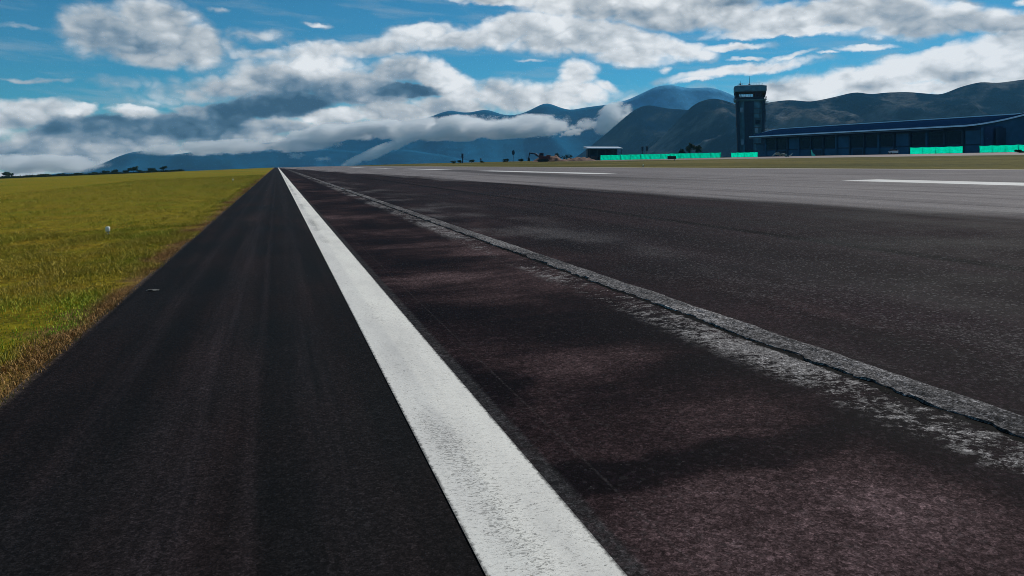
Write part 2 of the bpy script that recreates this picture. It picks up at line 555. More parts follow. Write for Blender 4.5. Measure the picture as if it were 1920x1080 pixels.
def m_runway(t):
    p, x, y, agg, agg2 = asphalt_common(t)
    wv = t.v('SUBTRACT', t.noise(p, 0.35, 3, .5, out=1), (.5, .5, .5))
    pw = t.v('ADD', p, t.v('SCALE', wv, 1.6))
    s1 = t.noise(t.scale(pw, 1.0, 0.62, 1), 0.55, 3, 0.5)          # big soft stains
    s2 = t.noise(t.scale(pw, 1.0, 0.5, 1), 2.6, 5, 0.62)
    st = t.m('ADD', t.m('MULTIPLY', s1, .78), t.m('MULTIPLY', s2, .22))
    s3 = t.noise(t.scale(pw, .5, 2.4, 1), 1.3, 6, .68)
    st = t.m('ADD', st, t.m('MULTIPLY', t.m('SUBTRACT', s3, .5), .34))
    st = t.m('MULTIPLY_ADD', t.m('SUBTRACT', st, .5), 1.3, .5)
    wv2 = t.v('SUBTRACT', t.noise(t.scale(p, 1, 1.6, 1), 2.2, 5, .6, out=1), (.5, .5, .5))
    pz = t.v('ADD', p, t.v('SCALE', wv2, .55))
    for vx, uy, rx, ry, a_ in ((1.50, 7.3, .75, .62, .24), (1.75, 3.95, .75, .42, .20), (1.55, 1.9, .95, .55, .20), (2.2, 3.0, .7, .5, .08),
                               (1.9, 10.4, 1.1, .4, .14), (1.35, 2.52, 1.4, .16, -.20), (1.0, 3.7, .32, .7, -.25), (1.4, 5.6, .7, .5, -.10), (2.0, 8.6, .9, .35, -.15),
                               (2.3, 3.7, .6, .22, -.12)):
        q = t.v('MULTIPLY', t.v('SUBTRACT', pz, (vx, uy, 0)), (1 / rx, 1 / ry, 0))
        st = t.m('MULTIPLY_ADD', t.ss(t.v('LENGTH', q, out=1), .25, 1.1, 1, 0), a_, st)
    c = t.ramp(st, [(0.33, (.004, .003, .004)), (0.44, (.009, .0065, .0075)), (0.54, (.020, .0145, .0148)), (0.66, (.044, .033, .032)), (0.82, (.080, .062, .060))])
    # older grey surface further out, grazing sun sheen painted into its colour
    c = t.v('MULTIPLY', c, (1.09, .935, 1.0))
    sx = t.m('ADD', x, t.m('MULTIPLY', t.m('SUBTRACT', t.noise(t.scale(p, .5, .06, 1), 1, 4, .6), .5), 5.0))
    sx = t.m('SUBTRACT', sx, t.m('MULTIPLY', y, -0.03))
    mid_z = t.ss(sx, 3.0, 4.2)
    streak = t.noise(t.scale(p, 1.5, 0.04, 1), 1.2, 5, 0.6)
    cm = t.ramp(t.m('ADD', t.m('MULTIPLY', streak, .5), t.m('MULTIPLY', s1, .5)), [(0.36, (.006, .0052, .006)), (0.5, (.012, .010, .011)), (0.66, (.024, .020, .021))])
    c = t.mix(mid_z, c, t.v('MULTIPLY', cm, (1.13, .92, 1.03)))
    old_sheen = t.ss(sx, 10.8, 12.6)
    co = t.ramp(streak, [(0.34, (.115, .105, .106)), (0.5, (.18, .163, .164)), (0.66, (.215, .197, .195))])
    c = t.mix(old_sheen, c, co)
    # rubber laid down along the touchdown track
    rub = t.m('MULTIPLY', t.ss(t.m('ABSOLUTE', t.m('SUBTRACT', x, t.m('MULTIPLY_ADD', y, .06, 15.2))), 0.5, 2.6, 1, 0), t.ss(y, 20, 40))
    rub = t.m('MULTIPLY', rub, t.ss(y, 80, 130, 1, .3))
    c = t.mix(t.m('MULTIPLY', rub, .6), c, (.028, .026, .028))
    # the ragged joint: crack, grey band, pale worn flakes
    jw = t.m('MULTIPLY', t.m('SUBTRACT', t.noise(p, 5.5, 7, .78), .5), .17)
    jx = t.m('ADD', x, jw)
    band = t.m('MULTIPLY', t.ss(jx, 2.875, 2.90), t.ss(t.m('ADD', x, t.m('MULTIPLY', jw, .7)), 3.06, 3.10, 1, 0))
    bn = t.lin(t.noise(p, 24, 7, .88), .36, .64, .02, 1.5)
    c = t.mix(t.m('MULTIPLY', band, t.lin(t.noise(t.scale(p, 1, .35, 1), 1.8, 5, .7), .32, .62, .25, 1.0)), c, t.v('SCALE', t.comb(.17, .165, .165), bn))
    ridge2 = t.m('MULTIPLY', t.ss(t.m('ABSOLUTE', t.m('SUBTRACT', t.m('ADD', x, t.m('MULTIPLY', jw, .3)), 3.01)), .0, .018, 1, 0), .45)
    c = t.mix(t.m('MULTIPLY', ridge2, 1.6), c, (.012, .012, .014))
    fl = t.noise(t.scale(t.v('ADD', p, t.v('SCALE', wv2, .2)), .9, 1.35, 1), 9.0, 8, .80)
    flm = t.noise(t.scale(p, 1, .5, 1), .8, 2, .5)
    fz = t.m('MULTIPLY', t.ss(jx, 2.42, 2.62), t.ss(jx, 2.80, 2.84, 1, 0))
    fla = t.m('MULTIPLY', fz, t.ss(t.m('ADD', fl, t.m('ADD', t.m('MULTIPLY', t.m('SUBTRACT', flm, .5), .7), t.m('MULTIPLY', t.m('SUBTRACT', agg2, .5), .7))), .495, .62))
    c = t.mix(t.m('MULTIPLY', fla, .80), c, t.v('SCALE', t.comb(.25, .235, .23), t.lin(agg, .32, .68, .3, 1.35)))
    fz2 = t.m('MULTIPLY', t.ss(x, 3.1, 3.2), t.ss(x, 3.5, 5.6, 1, 0))
    fla2 = t.m('MULTIPLY', fz2, t.ss(t.m('ADD', t.noise(p, 34, 7, .85), t.m('MULTIPLY', t.m('SUBTRACT', flm, .5), .8)), .54, .62))
    c = t.mix(t.m('MULTIPLY', fla2, .55), c, (.11, .10, .10))
    jk = t.m('ADD', jx, t.m('MULTIPLY', t.m('SUBTRACT', t.noise(p, 16, 5, .7), .5), .08))
    crack = t.m('MULTIPLY', t.ss(jk, 2.815, 2.828), t.ss(jk, 2.870, 2.89, 1, 0))
    c = t.mix(crack, c, (.003, .003, .003))
    # second fine seam
    sm = t.ss(t.m('ABSOLUTE', t.m('SUBTRACT', t.m('ADD', x, t.m('MULTIPLY', jw, .35)), 6.76)), .03, .24, 1, 0)
    c = t.mix(t.m('MULTIPLY', sm, .85), c, (.003, .003, .004))
    # dark rough border beside the paint and a thin scored line
    bd = t.m('MULTIPLY', t.ss(x, .985, 1.02, 1, 0), t.ss(agg2, .35, .65, .35, 1))
    c = t.mix(bd, c, (.030, .029, .030))
    sc_ = t.ss(t.m('ABSOLUTE', t.m('SUBTRACT', x, 1.14)), .002, .009, 1, 0)
    c = t.mix(t.m('MULTIPLY', sc_, .2), c, (.05, .045, .045))
    # pale concrete lip on the far edge
    lip = t.ss(x, 41.6, 42.0)
    c = t.mix(lip, c, (.42, .38, .34))
    # aggregate
    c = t.v('SCALE', c, t.lin(agg, .32, .68, .45, 1.6))
    g1, r1 = stones(t, p, 170, .68, 1.75)
    g2, r2_ = stones(t, p, 60, .75, 1.65)
    g3, r3_ = stones(t, p, 26, .9, 1.25)
    grit = t.m('MULTIPLY', t.m('MULTIPLY', g1, g2), g3)
    c = t.v('SCALE', c, t.m('MULTIPLY_ADD', t.m('SUBTRACT', t.m('MINIMUM', grit, 3.2), 1.0), t.ss(x, 7, 13, 1.0, .28), 1.0))
    wg = t.m('MULTIPLY', t.m('GREATER_THAN', r2_, .93), t.m('MULTIPLY', t.ss(x, 2.8, 4.5, .12, .8), t.ss(x, 8, 12, 1, .15)))
    c = t.mix(t.m('MULTIPLY', wg, t.ss(x, 9, 12, .5, .15)), c, (.16, .15, .15))
    spk = t.ss(t.noise(p, 48, 3, .6), .66, .73)
    c = t.mix(t.m('MULTIPLY', spk, t.ss(x, 2.9, 4, .25, .6)), c, (.13, .12, .12))
    pit = t.ss(t.noise(p, 42, 5, .8), .32, .38, 1, 0)
    c = t.mix(t.m('MULTIPLY', pit, .7), c, (.004, .004, .004))
    h = t.m('ADD', t.m('MULTIPLY', agg, .5), agg2)
    h = t.m('ADD', h, t.m('MULTIPLY', crack, -6))
    h = t.m('ADD', h, t.m('MULTIPLY', band, t.m('MULTIPLY', bn, 1.6)))
    t.out(t.bsdf(c, t.lin(st, .3, .7, .7, .9), t.bump(h, .55, .006), spec=0.015))


def m_shoulder(t):
    p, x, y, agg, agg2 = asphalt_common(t)
    st = t.noise(t.scale(p, 2.2, .05, 1), 2.0, 5, .6)
    bl = t.noise(t.scale(p, 1, .5, 1), .8, 4, .55)
    k = t.m('ADD', t.m('MULTIPLY', st, .55), t.m('MULTIPLY', bl, .45))
    c = t.ramp(k, [(0.36, (.0045, .0048, .0050)), (0.47, (.0072, .0066, .0066)), (0.56, (.0115, .0094, .0094)), (0.66, (.021, .0168, .0165))])
    tint = t.noise(t.scale(p, 1, .3, 1), 1.1, 3, .5)
    c = t.mix(t.ss(tint, .4, .6), c, t.v('MULTIPLY', c, (.80, 1.02, 1.06)))
    # wheel streaks
    for x0, w_, a_ in ((-.36, .22, .38), (-.10, .05, .26), (-.80, .10, .22), (.20, .18, .20)):
        xx = t.m('SUBTRACT', t.m('ADD', x, t.m('MULTIPLY', t.m('SUBTRACT', bl, .5), .08)), x0)
        s = t.m('MULTIPLY', t.ss(t.m('ABSOLUTE', xx), 0.0, w_, 1, 0), t.lin(t.noise(t.scale(p, 14, .35, 1), 1.0, 5, .7), .35, .65, 0, 1))
        c = t.mix(t.m('MULTIPLY', s, a_), c, (.040, .035, .037))
    # grit and soil at the grass edge
    ed = t.ss(t.m('ADD', x, t.m('MULTIPLY', t.m('SUBTRACT', agg2, .5), .12)), EDGE + .0, EDGE + .07, 1, 0)
    c = t.mix(t.m('MULTIPLY', ed, .8), c, (.075, .062, .048))
    c = t.v('SCALE', c, t.lin(agg, .32, .68, .5, 1.5))
    g1, r1 = stones(t, p, 170, .7, 1.7)
    g2, r2_ = stones(t, p, 70, .78, 1.55)
    c = t.v('SCALE', c, t.m('MULTIPLY', g1, g2))
    c = t.v('MULTIPLY', c, (1.12, .97, 1.0))
    spk = t.ss(t.noise(p, 60, 3, .6), .70, .75)
    c = t.mix(t.m('MULTIPLY', spk, .5), c, (.09, .09, .09))
    h = t.m('ADD', t.m('MULTIPLY', agg, .5), agg2)
    t.out(t.bsdf(c, t.lin(k, .3, .7, .68, .85), t.bump(h, .5, .005), spec=0.03))


def m_paint(t):
    p, x, y, agg, agg2 = asphalt_common(t)
    w = t.noise(t.scale(p, 1.5, .35, 1), 2.2, 5, .6)
    c = t.ramp(w, [(.3, (.62, .60, .56)), (.5, (.74, .715, .66)), (.7, (.80, .78, .71))])
    # two passes of the paint machine, the left one thinner
    ps = t.ss(t.m('ADD', x, t.m('MULTIPLY', t.m('SUBTRACT', w, .5), .05)), .69, .74)
    c = t.mix(ps, t.v('MULTIPLY', c, (.90, .905, .92)), c)
    wear = t.m('MULTIPLY', t.ss(t.m('ABSOLUTE', t.m('SUBTRACT', x, .685)), .01, .13, 1, .15),
               t.ss(t.noise(t.scale(p, .6, .22, 1), 1.7, 3, .5), .42, .62, .1, 1))
    pn = t.noise(t.scale(p, .75, 1.5, 1), 64, 6, .78, 1.0)
    pit = t.ss(t.m('ADD', pn, t.m('MULTIPLY', wear, .13)), .575, .64)
    c = t.mix(t.m('MULTIPLY', pit, .66), c, (.10, .095, .09))
    cr = t.noise(t.scale(p, 1, 2.4, 1), 20, 4, .6)
    crk = t.ss(t.m('ABSOLUTE', t.m('SUBTRACT', cr, .5)), .0, .010, 1, 0)
    c = t.mix(t.m('MULTIPLY', crk, .4), c, (.18, .17, .16))
    ed = t.m('MINIMUM', t.m('SUBTRACT', x, LINE0), t.m('SUBTRACT', LINE1, x))
    e2 = t.ss(t.m('ADD', ed, t.m('MULTIPLY', t.m('SUBTRACT', agg2, .5), .05)), .0, .014, 1, 0)
    c = t.mix(t.m('MULTIPLY', e2, .85), c, (.03, .03, .03))
    c = t.v('SCALE', c, t.lin(agg, .3, .7, .88, 1.1))
    h = t.m('ADD', agg, t.m('MULTIPLY', pit, -1.5))
    t.out(t.bsdf(c, .8, t.bump(h, .35, .004), spec=0.2))


def m_dash(t):
    p, x, y, agg, agg2 = asphalt_common(t)
    w = t.noise(t.scale(p, 1, .2, 1), 1.2, 5, .7)
    c = t.ramp(w, [(.3, (.40, .39, .385)), (.6, (.62, .61, .59))])
    t.out(t.bsdf(c, .8, spec=.2))


def m_apron(t):
    p, x, y, agg, agg2 = asphalt_common(t)
    n = t.noise(t.scale(p, 1, .3, 1), .25, 5, .6)
    c = t.ramp(n, [(.3, (.13, .105, .10)), (.55, (.20, .16, .15)), (.7, (.25, .21, .19))])
    gx = t.m('ABSOLUTE', t.m('SUBTRACT', t.m('FRACT', t.m('MULTIPLY', x, .2)), .5))
    gy = t.m('ABSOLUTE', t.m('SUBTRACT', t.m('FRACT', t.m('MULTIPLY', y, .2)), .5))
    g = t.ss(t.m('MAXIMUM', gx, gy), .488, .497)
    c = t.mix(t.m('MULTIPLY', g, .6), c, (.04, .04, .04))
    t.out(t.bsdf(c, .85, t.bump(agg2, .3, .01), spec=.2))


ground = tag(sheet("ground", [-4150, -900, -140, -60, -20, 4150], -0.008, M_ground), kind='structure')
PAVE_U = [u for u in U_LINES if u <= 1130]
tag(sheet("shoulder", [EDGE, LINE0 + .05], 0.0, mat("shoulder asphalt", m_shoulder), PAVE_U), kind='structure')
tag(sheet("runway", [LINE0 + .05, FAR], 0.0, mat("runway asphalt", m_runway), PAVE_U), kind='structure')
tag(sheet("edge_line", [LINE0, LINE1], 0.004, mat("edge paint", m_paint), PAVE_U), kind='structure')
M_dash = mat("centre paint", m_dash)
for i, (ua, ub) in enumerate(((-12, 23.4), (46.6, 77.8), (97, 128), (148, 178), (198, 228))):
    tag(sheet("centre_line", [20.7, 22.5], 0.004, M_dash, sorted(set([ua, ub] + [q for q in U_LINES if ua < q < ub]))), kind='structure')
tag(sheet("apron", [88, 240], 0.0, mat("apron concrete", m_apron), [-60, -20, -5, 5, 20, 60, 120, 200, 225]), kind='structure')


# ------------------------------------------------------------------ the raised, broken joint
def m_seam(t):
    p = t.coord()
    g1, r1 = stones(t, p, 150, .35, 2.0)
    g2, r2_ = stones(t, p, 55, .45, 1.7)
    n = t.noise(t.scale(p, 1, .35, 1), 1.6, 6, .7)
    c = t.ramp(n, [(.34, (.065, .062, .064)), (.5, (.15, .142, .143)), (.64, (.25, .236, .235))])
    c = t.v('SCALE', c, t.m('MULTIPLY', g1, g2))
    t.out(t.bsdf(c, .9, t.bump(t.m('ADD', g1, t.m('MULTIPLY', g2, 2)), .6, .006), spec=.03))


def seam():
    us, u = [], 1.0
    while u < 140:
        us.append(u)
        u += .012 + .0045 * u
    fr = [0, .02, .10, .22, .36, .46, .54, .66, .80, .92, 1.0]
    verts = []
    for u in us:
        e0 = 2.862 + .060 * mnoise.fractal(Vector((u * 2.6, 3.1, 0)), .7, 2.0, 6)
        e1 = 3.105 + .022 * mnoise.fractal(Vector((u * 3.1, 9.7, 0)), .9, 2.0, 4)
        for i, f in enumerate(fr):
            v = e0 + (e1 - e0) * f
            h = .007 + .011 * mnoise.fractal(Vector((u * 9, v * 26, 1.5)), .8, 2.0, 3)
            groove = .012 * max(0, 1 - abs(f - .5) / .06) * (.5 + mnoise.noise(Vector((u * 1.3, 5, 5))))
            h = max(.003, h - groove) * min(1.0, (1 - f) / .22)
            if i == 0: h = -.004
            if f == 1.0: h = -.003
            verts.append((v, u, Z(v, u) + h))
    n = len(fr)
    fs = [(j * n + i, j * n + i + 1, (j + 1) * n + i + 1, (j + 1) * n + i) for j in range(len(us) - 1) for i in range(n - 1)]
    o = raw("pavement_seam", verts, fs, mat("seam stone", m_seam))
    o.rotation_euler = (0, 0, ANG)
    o['kind'] = 'structure'


seam()

# ------------------------------------------------------------------ grass blades on the left verge
def m_blade(t):
    at_ = t.new('ShaderNodeAttribute', attribute_name='tint')
    p = t.coord()
    x, y, z = t.xyz(p)
    n = t.noise(t.scale(p, 1, .55, 1), 0.55, 4, .6)
    g = t.ramp(n, [(.30, (.12, .25, .008)), (.42, (.19, .24, .012)), (.52, (.25, .20, .022)), (.66, (.29, .205, .045))])
    near = t.ss(y, 5, 14, 1, 0)
    g = t.mix(near, t.mix(.6, g, (.25, .20, .02)), g)
    lush = t.m('MULTIPLY', t.ss(y, 5.0, 8.5, 1, 0), t.ss(n, .40, .52))
    g = t.mix(t.m('MULTIPLY', lush, .8), g, (.20, .42, .015))
    dist = t.m('SUBTRACT', EDGE, x)
    vg = t.ss(t.m('ADD', dist, t.m('MULTIPLY', t.m('SUBTRACT', n, .5), 2.8)), -.02, .30, 1, 0)
    g = t.mix(t.m('MULTIPLY', vg, .92), g, (.25, .125, .05))
    g = t.v('SCALE', g, at_.outputs['Fac'])
    t.out(t.bsdf(g, .7, spec=.15, Subsurface_Weight=0.0))


def grass_patch(n, vr, ur, hmin, hmax, wd, pw):
    # more blades near the camera
    a = rng.random(n)
    u = ur[0] + (ur[1] - ur[0]) * a ** pw
    v = vr[1] - (vr[1] - vr[0]) * rng.random(n) ** 1.25
    cl = np.array([mnoise.noise(Vector((vv * 1.3, uu * .9, 0))) for vv, uu in zip(v, u)])
    keep = rng.random(n) < np.clip(.62 + cl * 1.1, .12, 1)
    u, v, cl = u[keep], v[keep], cl[keep]
    n = len(u)
    edge_t = np.clip((EDGE - v) / .5, 0.25, 1)
    h = (hmin + (hmax - hmin) * rng.random(n) ** 1.8) * np.clip(.75 + cl * 1.1, .35, 1.5) * (0.45 + .55 * edge_t)
    z = np.interp(v, [a for a, b in VP_], [b for a, b in VP_]) + np.array([drop(q) for q in u])
    th = rng.random(n) * 2 * pi
    w = wd * (.6 + .8 * rng.random(n)) * (1 + u / 16.0)
    ld = rng.random(n) * 2 * pi
    lean = h * (.4 + 1.1 * rng.random(n))
    bx, by = np.cos(th) * w / 2, np.sin(th) * w / 2
    lx, ly = np.cos(ld) * lean, np.sin(ld) * lean
    V = np.empty((n, 5, 3))
    V[:, 0] = np.stack([v - bx, u - by, z - .01], 1)
    V[:, 1] = np.stack([v + bx, u + by, z - .01], 1)
    V[:, 2] = np.stack([v + bx * .7 + lx * .35, u + by * .7 + ly * .35, z + h * .6], 1)
    V[:, 3] = np.stack([v - bx * .7 + lx * .35, u - by * .7 + ly * .35, z + h * .6], 1)
    V[:, 4] = np.stack([v + lx, u + ly, z + h], 1)
    base = (np.arange(n) * 5)[:, None]
    quads = base + np.array([[0, 1, 2, 3]])
    tris = base + np.array([[3, 2, 4]])
    tint = np.repeat(.8 + 1.0 * rng.random(n), 5)
    return V.reshape(-1, 3), quads, tris, tint


def grass_object(name, sets, material):
    Vs, Q, T, C, off = [], [], [], [], 0
    for V, q, t, c in sets:
        Vs.append(V); Q.append(q + off); T.append(t + off); C.append(c); off += len(V)
    V = np.concatenate(Vs); Q = np.concatenate(Q); T = np.concatenate(T); C = np.concatenate(C)
    me = bpy.data.meshes.new(name)
    me.vertices.add(len(V)); me.vertices.foreach_set('co', V.astype(np.float32).ravel())
    loops = np.concatenate([Q.ravel(), T.ravel()]).astype(np.int32)
    me.loops.add(len(loops)); me.loops.foreach_set('vertex_index', loops)
    tot = np.concatenate([np.full(len(Q), 4), np.full(len(T), 3)]).astype(np.int32)
    st = np.concatenate([[0], np.cumsum(tot)[:-1]]).astype(np.int32)
    me.polygons.add(len(tot)); me.polygons.foreach_set('loop_start', st); me.polygons.foreach_set('loop_total', tot)
    me.update(calc_edges=True)
    a = me.attributes.new('tint', 'FLOAT', 'POINT'); a.data.foreach_set('value', C.astype(np.float32))
    me.materials.append(material)
    o = bpy.data.objects.new(name, me)
    col.objects.link(o)
    o.rotation_euler = (0, 0, ANG)
    return o


M_blade = mat("grass blades", m_blade)
gr = grass_object("grass", [grass_patch(230000, (-6.5, EDGE + .03), (2.2, 16), .012, .055, .0030, 1.3),
                            grass_patch(110000, (-16, EDGE + .02), (9, 100), .02, .065, .005, 2.0),
                            grass_patch(14000, (EDGE - .5, EDGE + .05), (2.2, 60), .02, .06, .005, 1.6)], M_blade)
tag(gr, "yellow green rough grass with a dry brown fringe beside the dark paved shoulder", "grass", kind='stuff')

# ------------------------------------------------------------------ hills
def m_hill(base, dry, scale, dry_lit_amt=.5):  # dry: scrub tone that also carries the sunlit look of the ribs
    def fn(t):
        p = t.coord()
        n = t.noise(p, scale, 7, .62)
        n2 = t.noise(p, scale * 6, 5, .65)
        k = t.m('ADD', t.m('MULTIPLY', n, .7), t.m('MULTIPLY', n2, .3))
        x, y, z = t.xyz(p)
        rib = t.noise(t.comb(t.m('ADD', x, t.m('MULTIPLY', z, -1.3)), t.m('MULTIPLY', t.m('ADD', z, t.m('MULTIPLY', x, .35)), .3), t.m('MULTIPLY', y, .2)), scale * 2.2, 5, .6)
        k = t.m('ADD', t.m('MULTIPLY', k, .55), t.m('MULTIPLY', rib, .45))
        c = t.mix(t.m('MULTIPLY', t.ss(k, .47, .60), dry_lit_amt), base, dry)  # pale ribs: dry scrub, with sunlight on the spurs painted in
        c = t.v('SCALE', c, t.lin(n2, .3, .7, .7, 1.3))
        t.out(t.bsdf(c, 1.0, t.bump(t.m('ADD', t.m('MULTIPLY', n2, .3), rib), .8, 45), spec=0.0))
    return fn


def hill_range(name, pts, Y, front, back, zbase, material, rough, seed, step, rows=(44, 14), amp0=.22):
    """ridge outline at its own distance, with spurs running down both sides"""
    xs = [(p[0] - 960) / F * Y for p in pts]
    zs = [zpx(p[1], Y) for p in pts]
    nx = int((xs[-1] - xs[0]) / step) + 1
    X = np.linspace(xs[0], xs[-1], nx)
    # soft interpolation of the crest
    Zc = np.interp(X, xs, zs)
    ker = np.array([1, 2, 3, 2, 1.]) / 9
    Zc = np.convolve(np.pad(Zc, 2, 'edge'), ker, 'valid')
    ts = list(np.linspace(-1, 0, rows[0] + 1)) + list(np.linspace(0, 1, rows[1] + 1))[1:]
    verts = []
    for t in ts:
        for i, x in enumerate(X):
            if t <= 0:
                f = 1 + t
                y = Y + t * front * (0.65 + .35 * min(1.0, (Zc[i] - zbase) / max(1.0, max(Zc) - zbase)))
                # spurs: ridged noise that widens to the foot
                r = 1 - abs(mnoise.noise(Vector((x / rough + t * .9, t * .9, seed)))) * 2
                r2 = mnoise.fractal(Vector((x / rough * 2.7, t * 3.0, seed + 4)), 1.0, 2.0, 5)
                sh = f ** 1.25
                amp = (1 - f) ** 1.6 * f * 6.2 * amp0
                z = zbase + (Zc[i] - zbase) * max(0.0, sh + amp * ((r - .55) * 1.0 + r2 * .45)) if f > 0 else zbase
                x2 = x
            else:
                y = Y + t * back
                z = zbase + (Zc[i] - zbase) * (1 - t) ** 1.2
                x2 = x
            verts.append((x2, y, z))
    n = len(X)
    faces = [(j * n + i, j * n + i + 1, (j + 1) * n + i + 1, (j + 1) * n + i) for j in range(len(ts) - 1) for i in range(n - 1)]
    o = raw(name, verts, faces, material, smooth=True)
    o['kind'] = 'structure'
    return o


M_near = mat("near hill scrub", m_hill((.001, .014, .032), (.105, .108, .108), .005, .95))
M_dark = mat("wooded hill", m_hill((.0008, .012, .034), (.050, .062, .066), .005, .75))
M_far = mat("far hill", m_hill((.008, .085, .175), (.015, .09, .17), .0016, .3))  # bluish base carries painted distance haze; range stands beyond the haze box
M_pale = mat("pale far hill", m_hill((.055, .22, .40), (.07, .22, .38), .0016, .3))  # paler blue, distance haze put into the colour
hill_range("right_hills", [(1150, 312), (1195, 296), (1230, 268), (1262, 236), (1298, 197), (1320, 187), (1340, 184), (1362, 189), (1385, 198), (1412, 199),
                           (1440, 192), (1480, 187), (1520, 191), (1560, 183), (1600, 173), (1615, 173), (1632, 178), (1652, 174), (1700, 172),
                           (1765, 178), (1800, 163), (1840, 153), (1868, 156), (1920, 149), (2000, 140), (2150, 150), (2400, 120), (2700, 160), (3000, 220)],
           2500, 1100, 800, -40, M_near, 190, 1.0, 13, amp0=.40)
hill_range("wooded_hill", [(1040, 318), (1068, 303), (1095, 284), (1130, 256), (1160, 230), (1188, 206), (1206, 198), (1216, 196), (1245, 203), (1290, 206),
                           (1340, 212), (1400, 225), (1480, 250)],
           3150, 900, 700, -50, M_dark, 230, 7.0, 16, amp0=.36)
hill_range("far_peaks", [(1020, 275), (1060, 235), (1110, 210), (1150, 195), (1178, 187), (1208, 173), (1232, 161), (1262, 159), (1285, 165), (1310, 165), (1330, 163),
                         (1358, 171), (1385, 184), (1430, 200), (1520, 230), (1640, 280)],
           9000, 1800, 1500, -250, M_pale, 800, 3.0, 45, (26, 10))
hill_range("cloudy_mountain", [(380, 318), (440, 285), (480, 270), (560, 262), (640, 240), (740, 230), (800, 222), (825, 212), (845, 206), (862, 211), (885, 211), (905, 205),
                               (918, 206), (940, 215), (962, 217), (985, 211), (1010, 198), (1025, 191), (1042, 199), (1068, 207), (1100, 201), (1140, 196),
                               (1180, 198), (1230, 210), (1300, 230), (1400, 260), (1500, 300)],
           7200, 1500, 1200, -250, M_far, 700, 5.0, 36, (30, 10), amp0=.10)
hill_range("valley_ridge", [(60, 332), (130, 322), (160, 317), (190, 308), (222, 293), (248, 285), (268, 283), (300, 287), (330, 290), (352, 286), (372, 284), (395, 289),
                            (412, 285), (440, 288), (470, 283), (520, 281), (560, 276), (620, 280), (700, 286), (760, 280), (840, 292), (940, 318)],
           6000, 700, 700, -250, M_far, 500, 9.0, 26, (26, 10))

# ------------------------------------------------------------------ haze and low cloud
def m_haze(t):
    nd = t.new('ShaderNodeVolumePrincipled')
    nd.inputs['Color'].default_value = (.20, .60, 1.0, 1)
    nd.inputs['Density'].default_value = 5.5e-5
    nd.inputs['Anisotropy'].default_value = 0.1
    t.out(vol=nd.outputs[0])


hz = MB().box(-4400, -4400, -420, 4400, 4400, 760).build("haze", mat("air", m_haze))
tag(hz, "thin blue daylight haze over the airfield and its near hills", "haze", kind='stuff')

# ------------------------------------------------------------------ tower
C_conc = simple("tower concrete", (.075, .19, .27), .8, var=.35, scale=.5)
C_dark = simple("dark panel", (.005, .028, .062), .6, var=.3, scale=.6)
C_pale = simple("pale render", (.20, .30, .40), .75, var=.3, scale=.8)
C_steel = simple("painted steel", (.06, .09, .12), .5, .2)
C_mast = simple("mast metal", (.03, .05, .07), .5, .4)


def m_glass(t):
    tr = t.new('ShaderNodeBsdfTransparent')
    tr.inputs[0].default_value = (.55, .66, .72, 1)
    gl = t.new('ShaderNodeBsdfGlossy')
    gl.inputs['Color'].default_value = (.6, .7, .8, 1)
    gl.inputs['Roughness'].default_value = .03
    mx = t.new('ShaderNodeMixShader')
    fr = t.new('ShaderNodeFresnel')
    fr.inputs[0].default_value = 1.45
    t.l.new(fr.outputs[0], mx.inputs[0])
    t.l.new(tr.outputs[0], mx.inputs[1])
    t.l.new(gl.outputs[0], mx.inputs[2])
    t.out(mx.outputs[0])


M_glass = mat("cab glass", m_glass)


def m_win(t):
    n = t.noise(t.coord(), 1.3, 3, .6)
    c = t.ramp(n, [(.3, (.0015, .006, .022)), (.7, (.004, .014, .04))])
    t.out(t.bsdf(c, .25, spec=.15))


M_win = mat("dark window glass", m_win)

TY = 318.0
tb = at(1406, TY)
PXM = TY / F
tower = empty("control_tower", tb, R(-14))
tag(tower, "tall dark concrete control tower with glazed cab and roof antennas", "control tower")
zt = lambda py: zpx(py, TY) - tb.z


def sq(w, z, d=None, ch=.16):
    d = d or w
    c = ch * w
    a, b = w / 2, d / 2
    return [(-a + c, -b, z), (a - c, -b, z), (a, -b + c, z), (a, b - c, z), (a - c, b, z), (-a + c, b, z), (-a, b - c, z), (-a, -b + c, z)]


wb, wn_, wt = 44 * PXM, 52 * PXM, 53 * PXM
zn = zt(190)
MB().ring([sq(wb * .86, -1.0), sq(wb * .86, zt(255)), sq(wn_ * .88, zn - .5)]).build("shaft", C_conc, tower)
# full-height fins that flare out to the balcony
def fin(x0, x1, y, m, top=1.14):
    f = MB()
    k = wn_ / wb
    f.hexa([(x0, y - .45, -1), (x1, y - .45, -1), (x1, y + .8, -1), (x0, y + .8, -1),
            (x0 * k, y * k - .45, zn - .5), (x1 * k, y * k - .45, zn - .5), (x1 * k, y * k + .8, zn - .5), (x0 * k, y * k + .8, zn - .5)])
    return f.build("fin", m, tower)


hw = wb * .43
fin(-wb * .5, -wb * .40, -hw, C_dark)
fin(-wb * .22, wb * .10, -hw - .25, C_dark)
fin(wb * .40, wb * .5, -hw, C_dark)
for s, y in ((-1, hw - .3),):
    fin(wb * .36, wb * .48, y, C_dark)
    fin(-wb * .48, -wb * .36, y, C_dark)
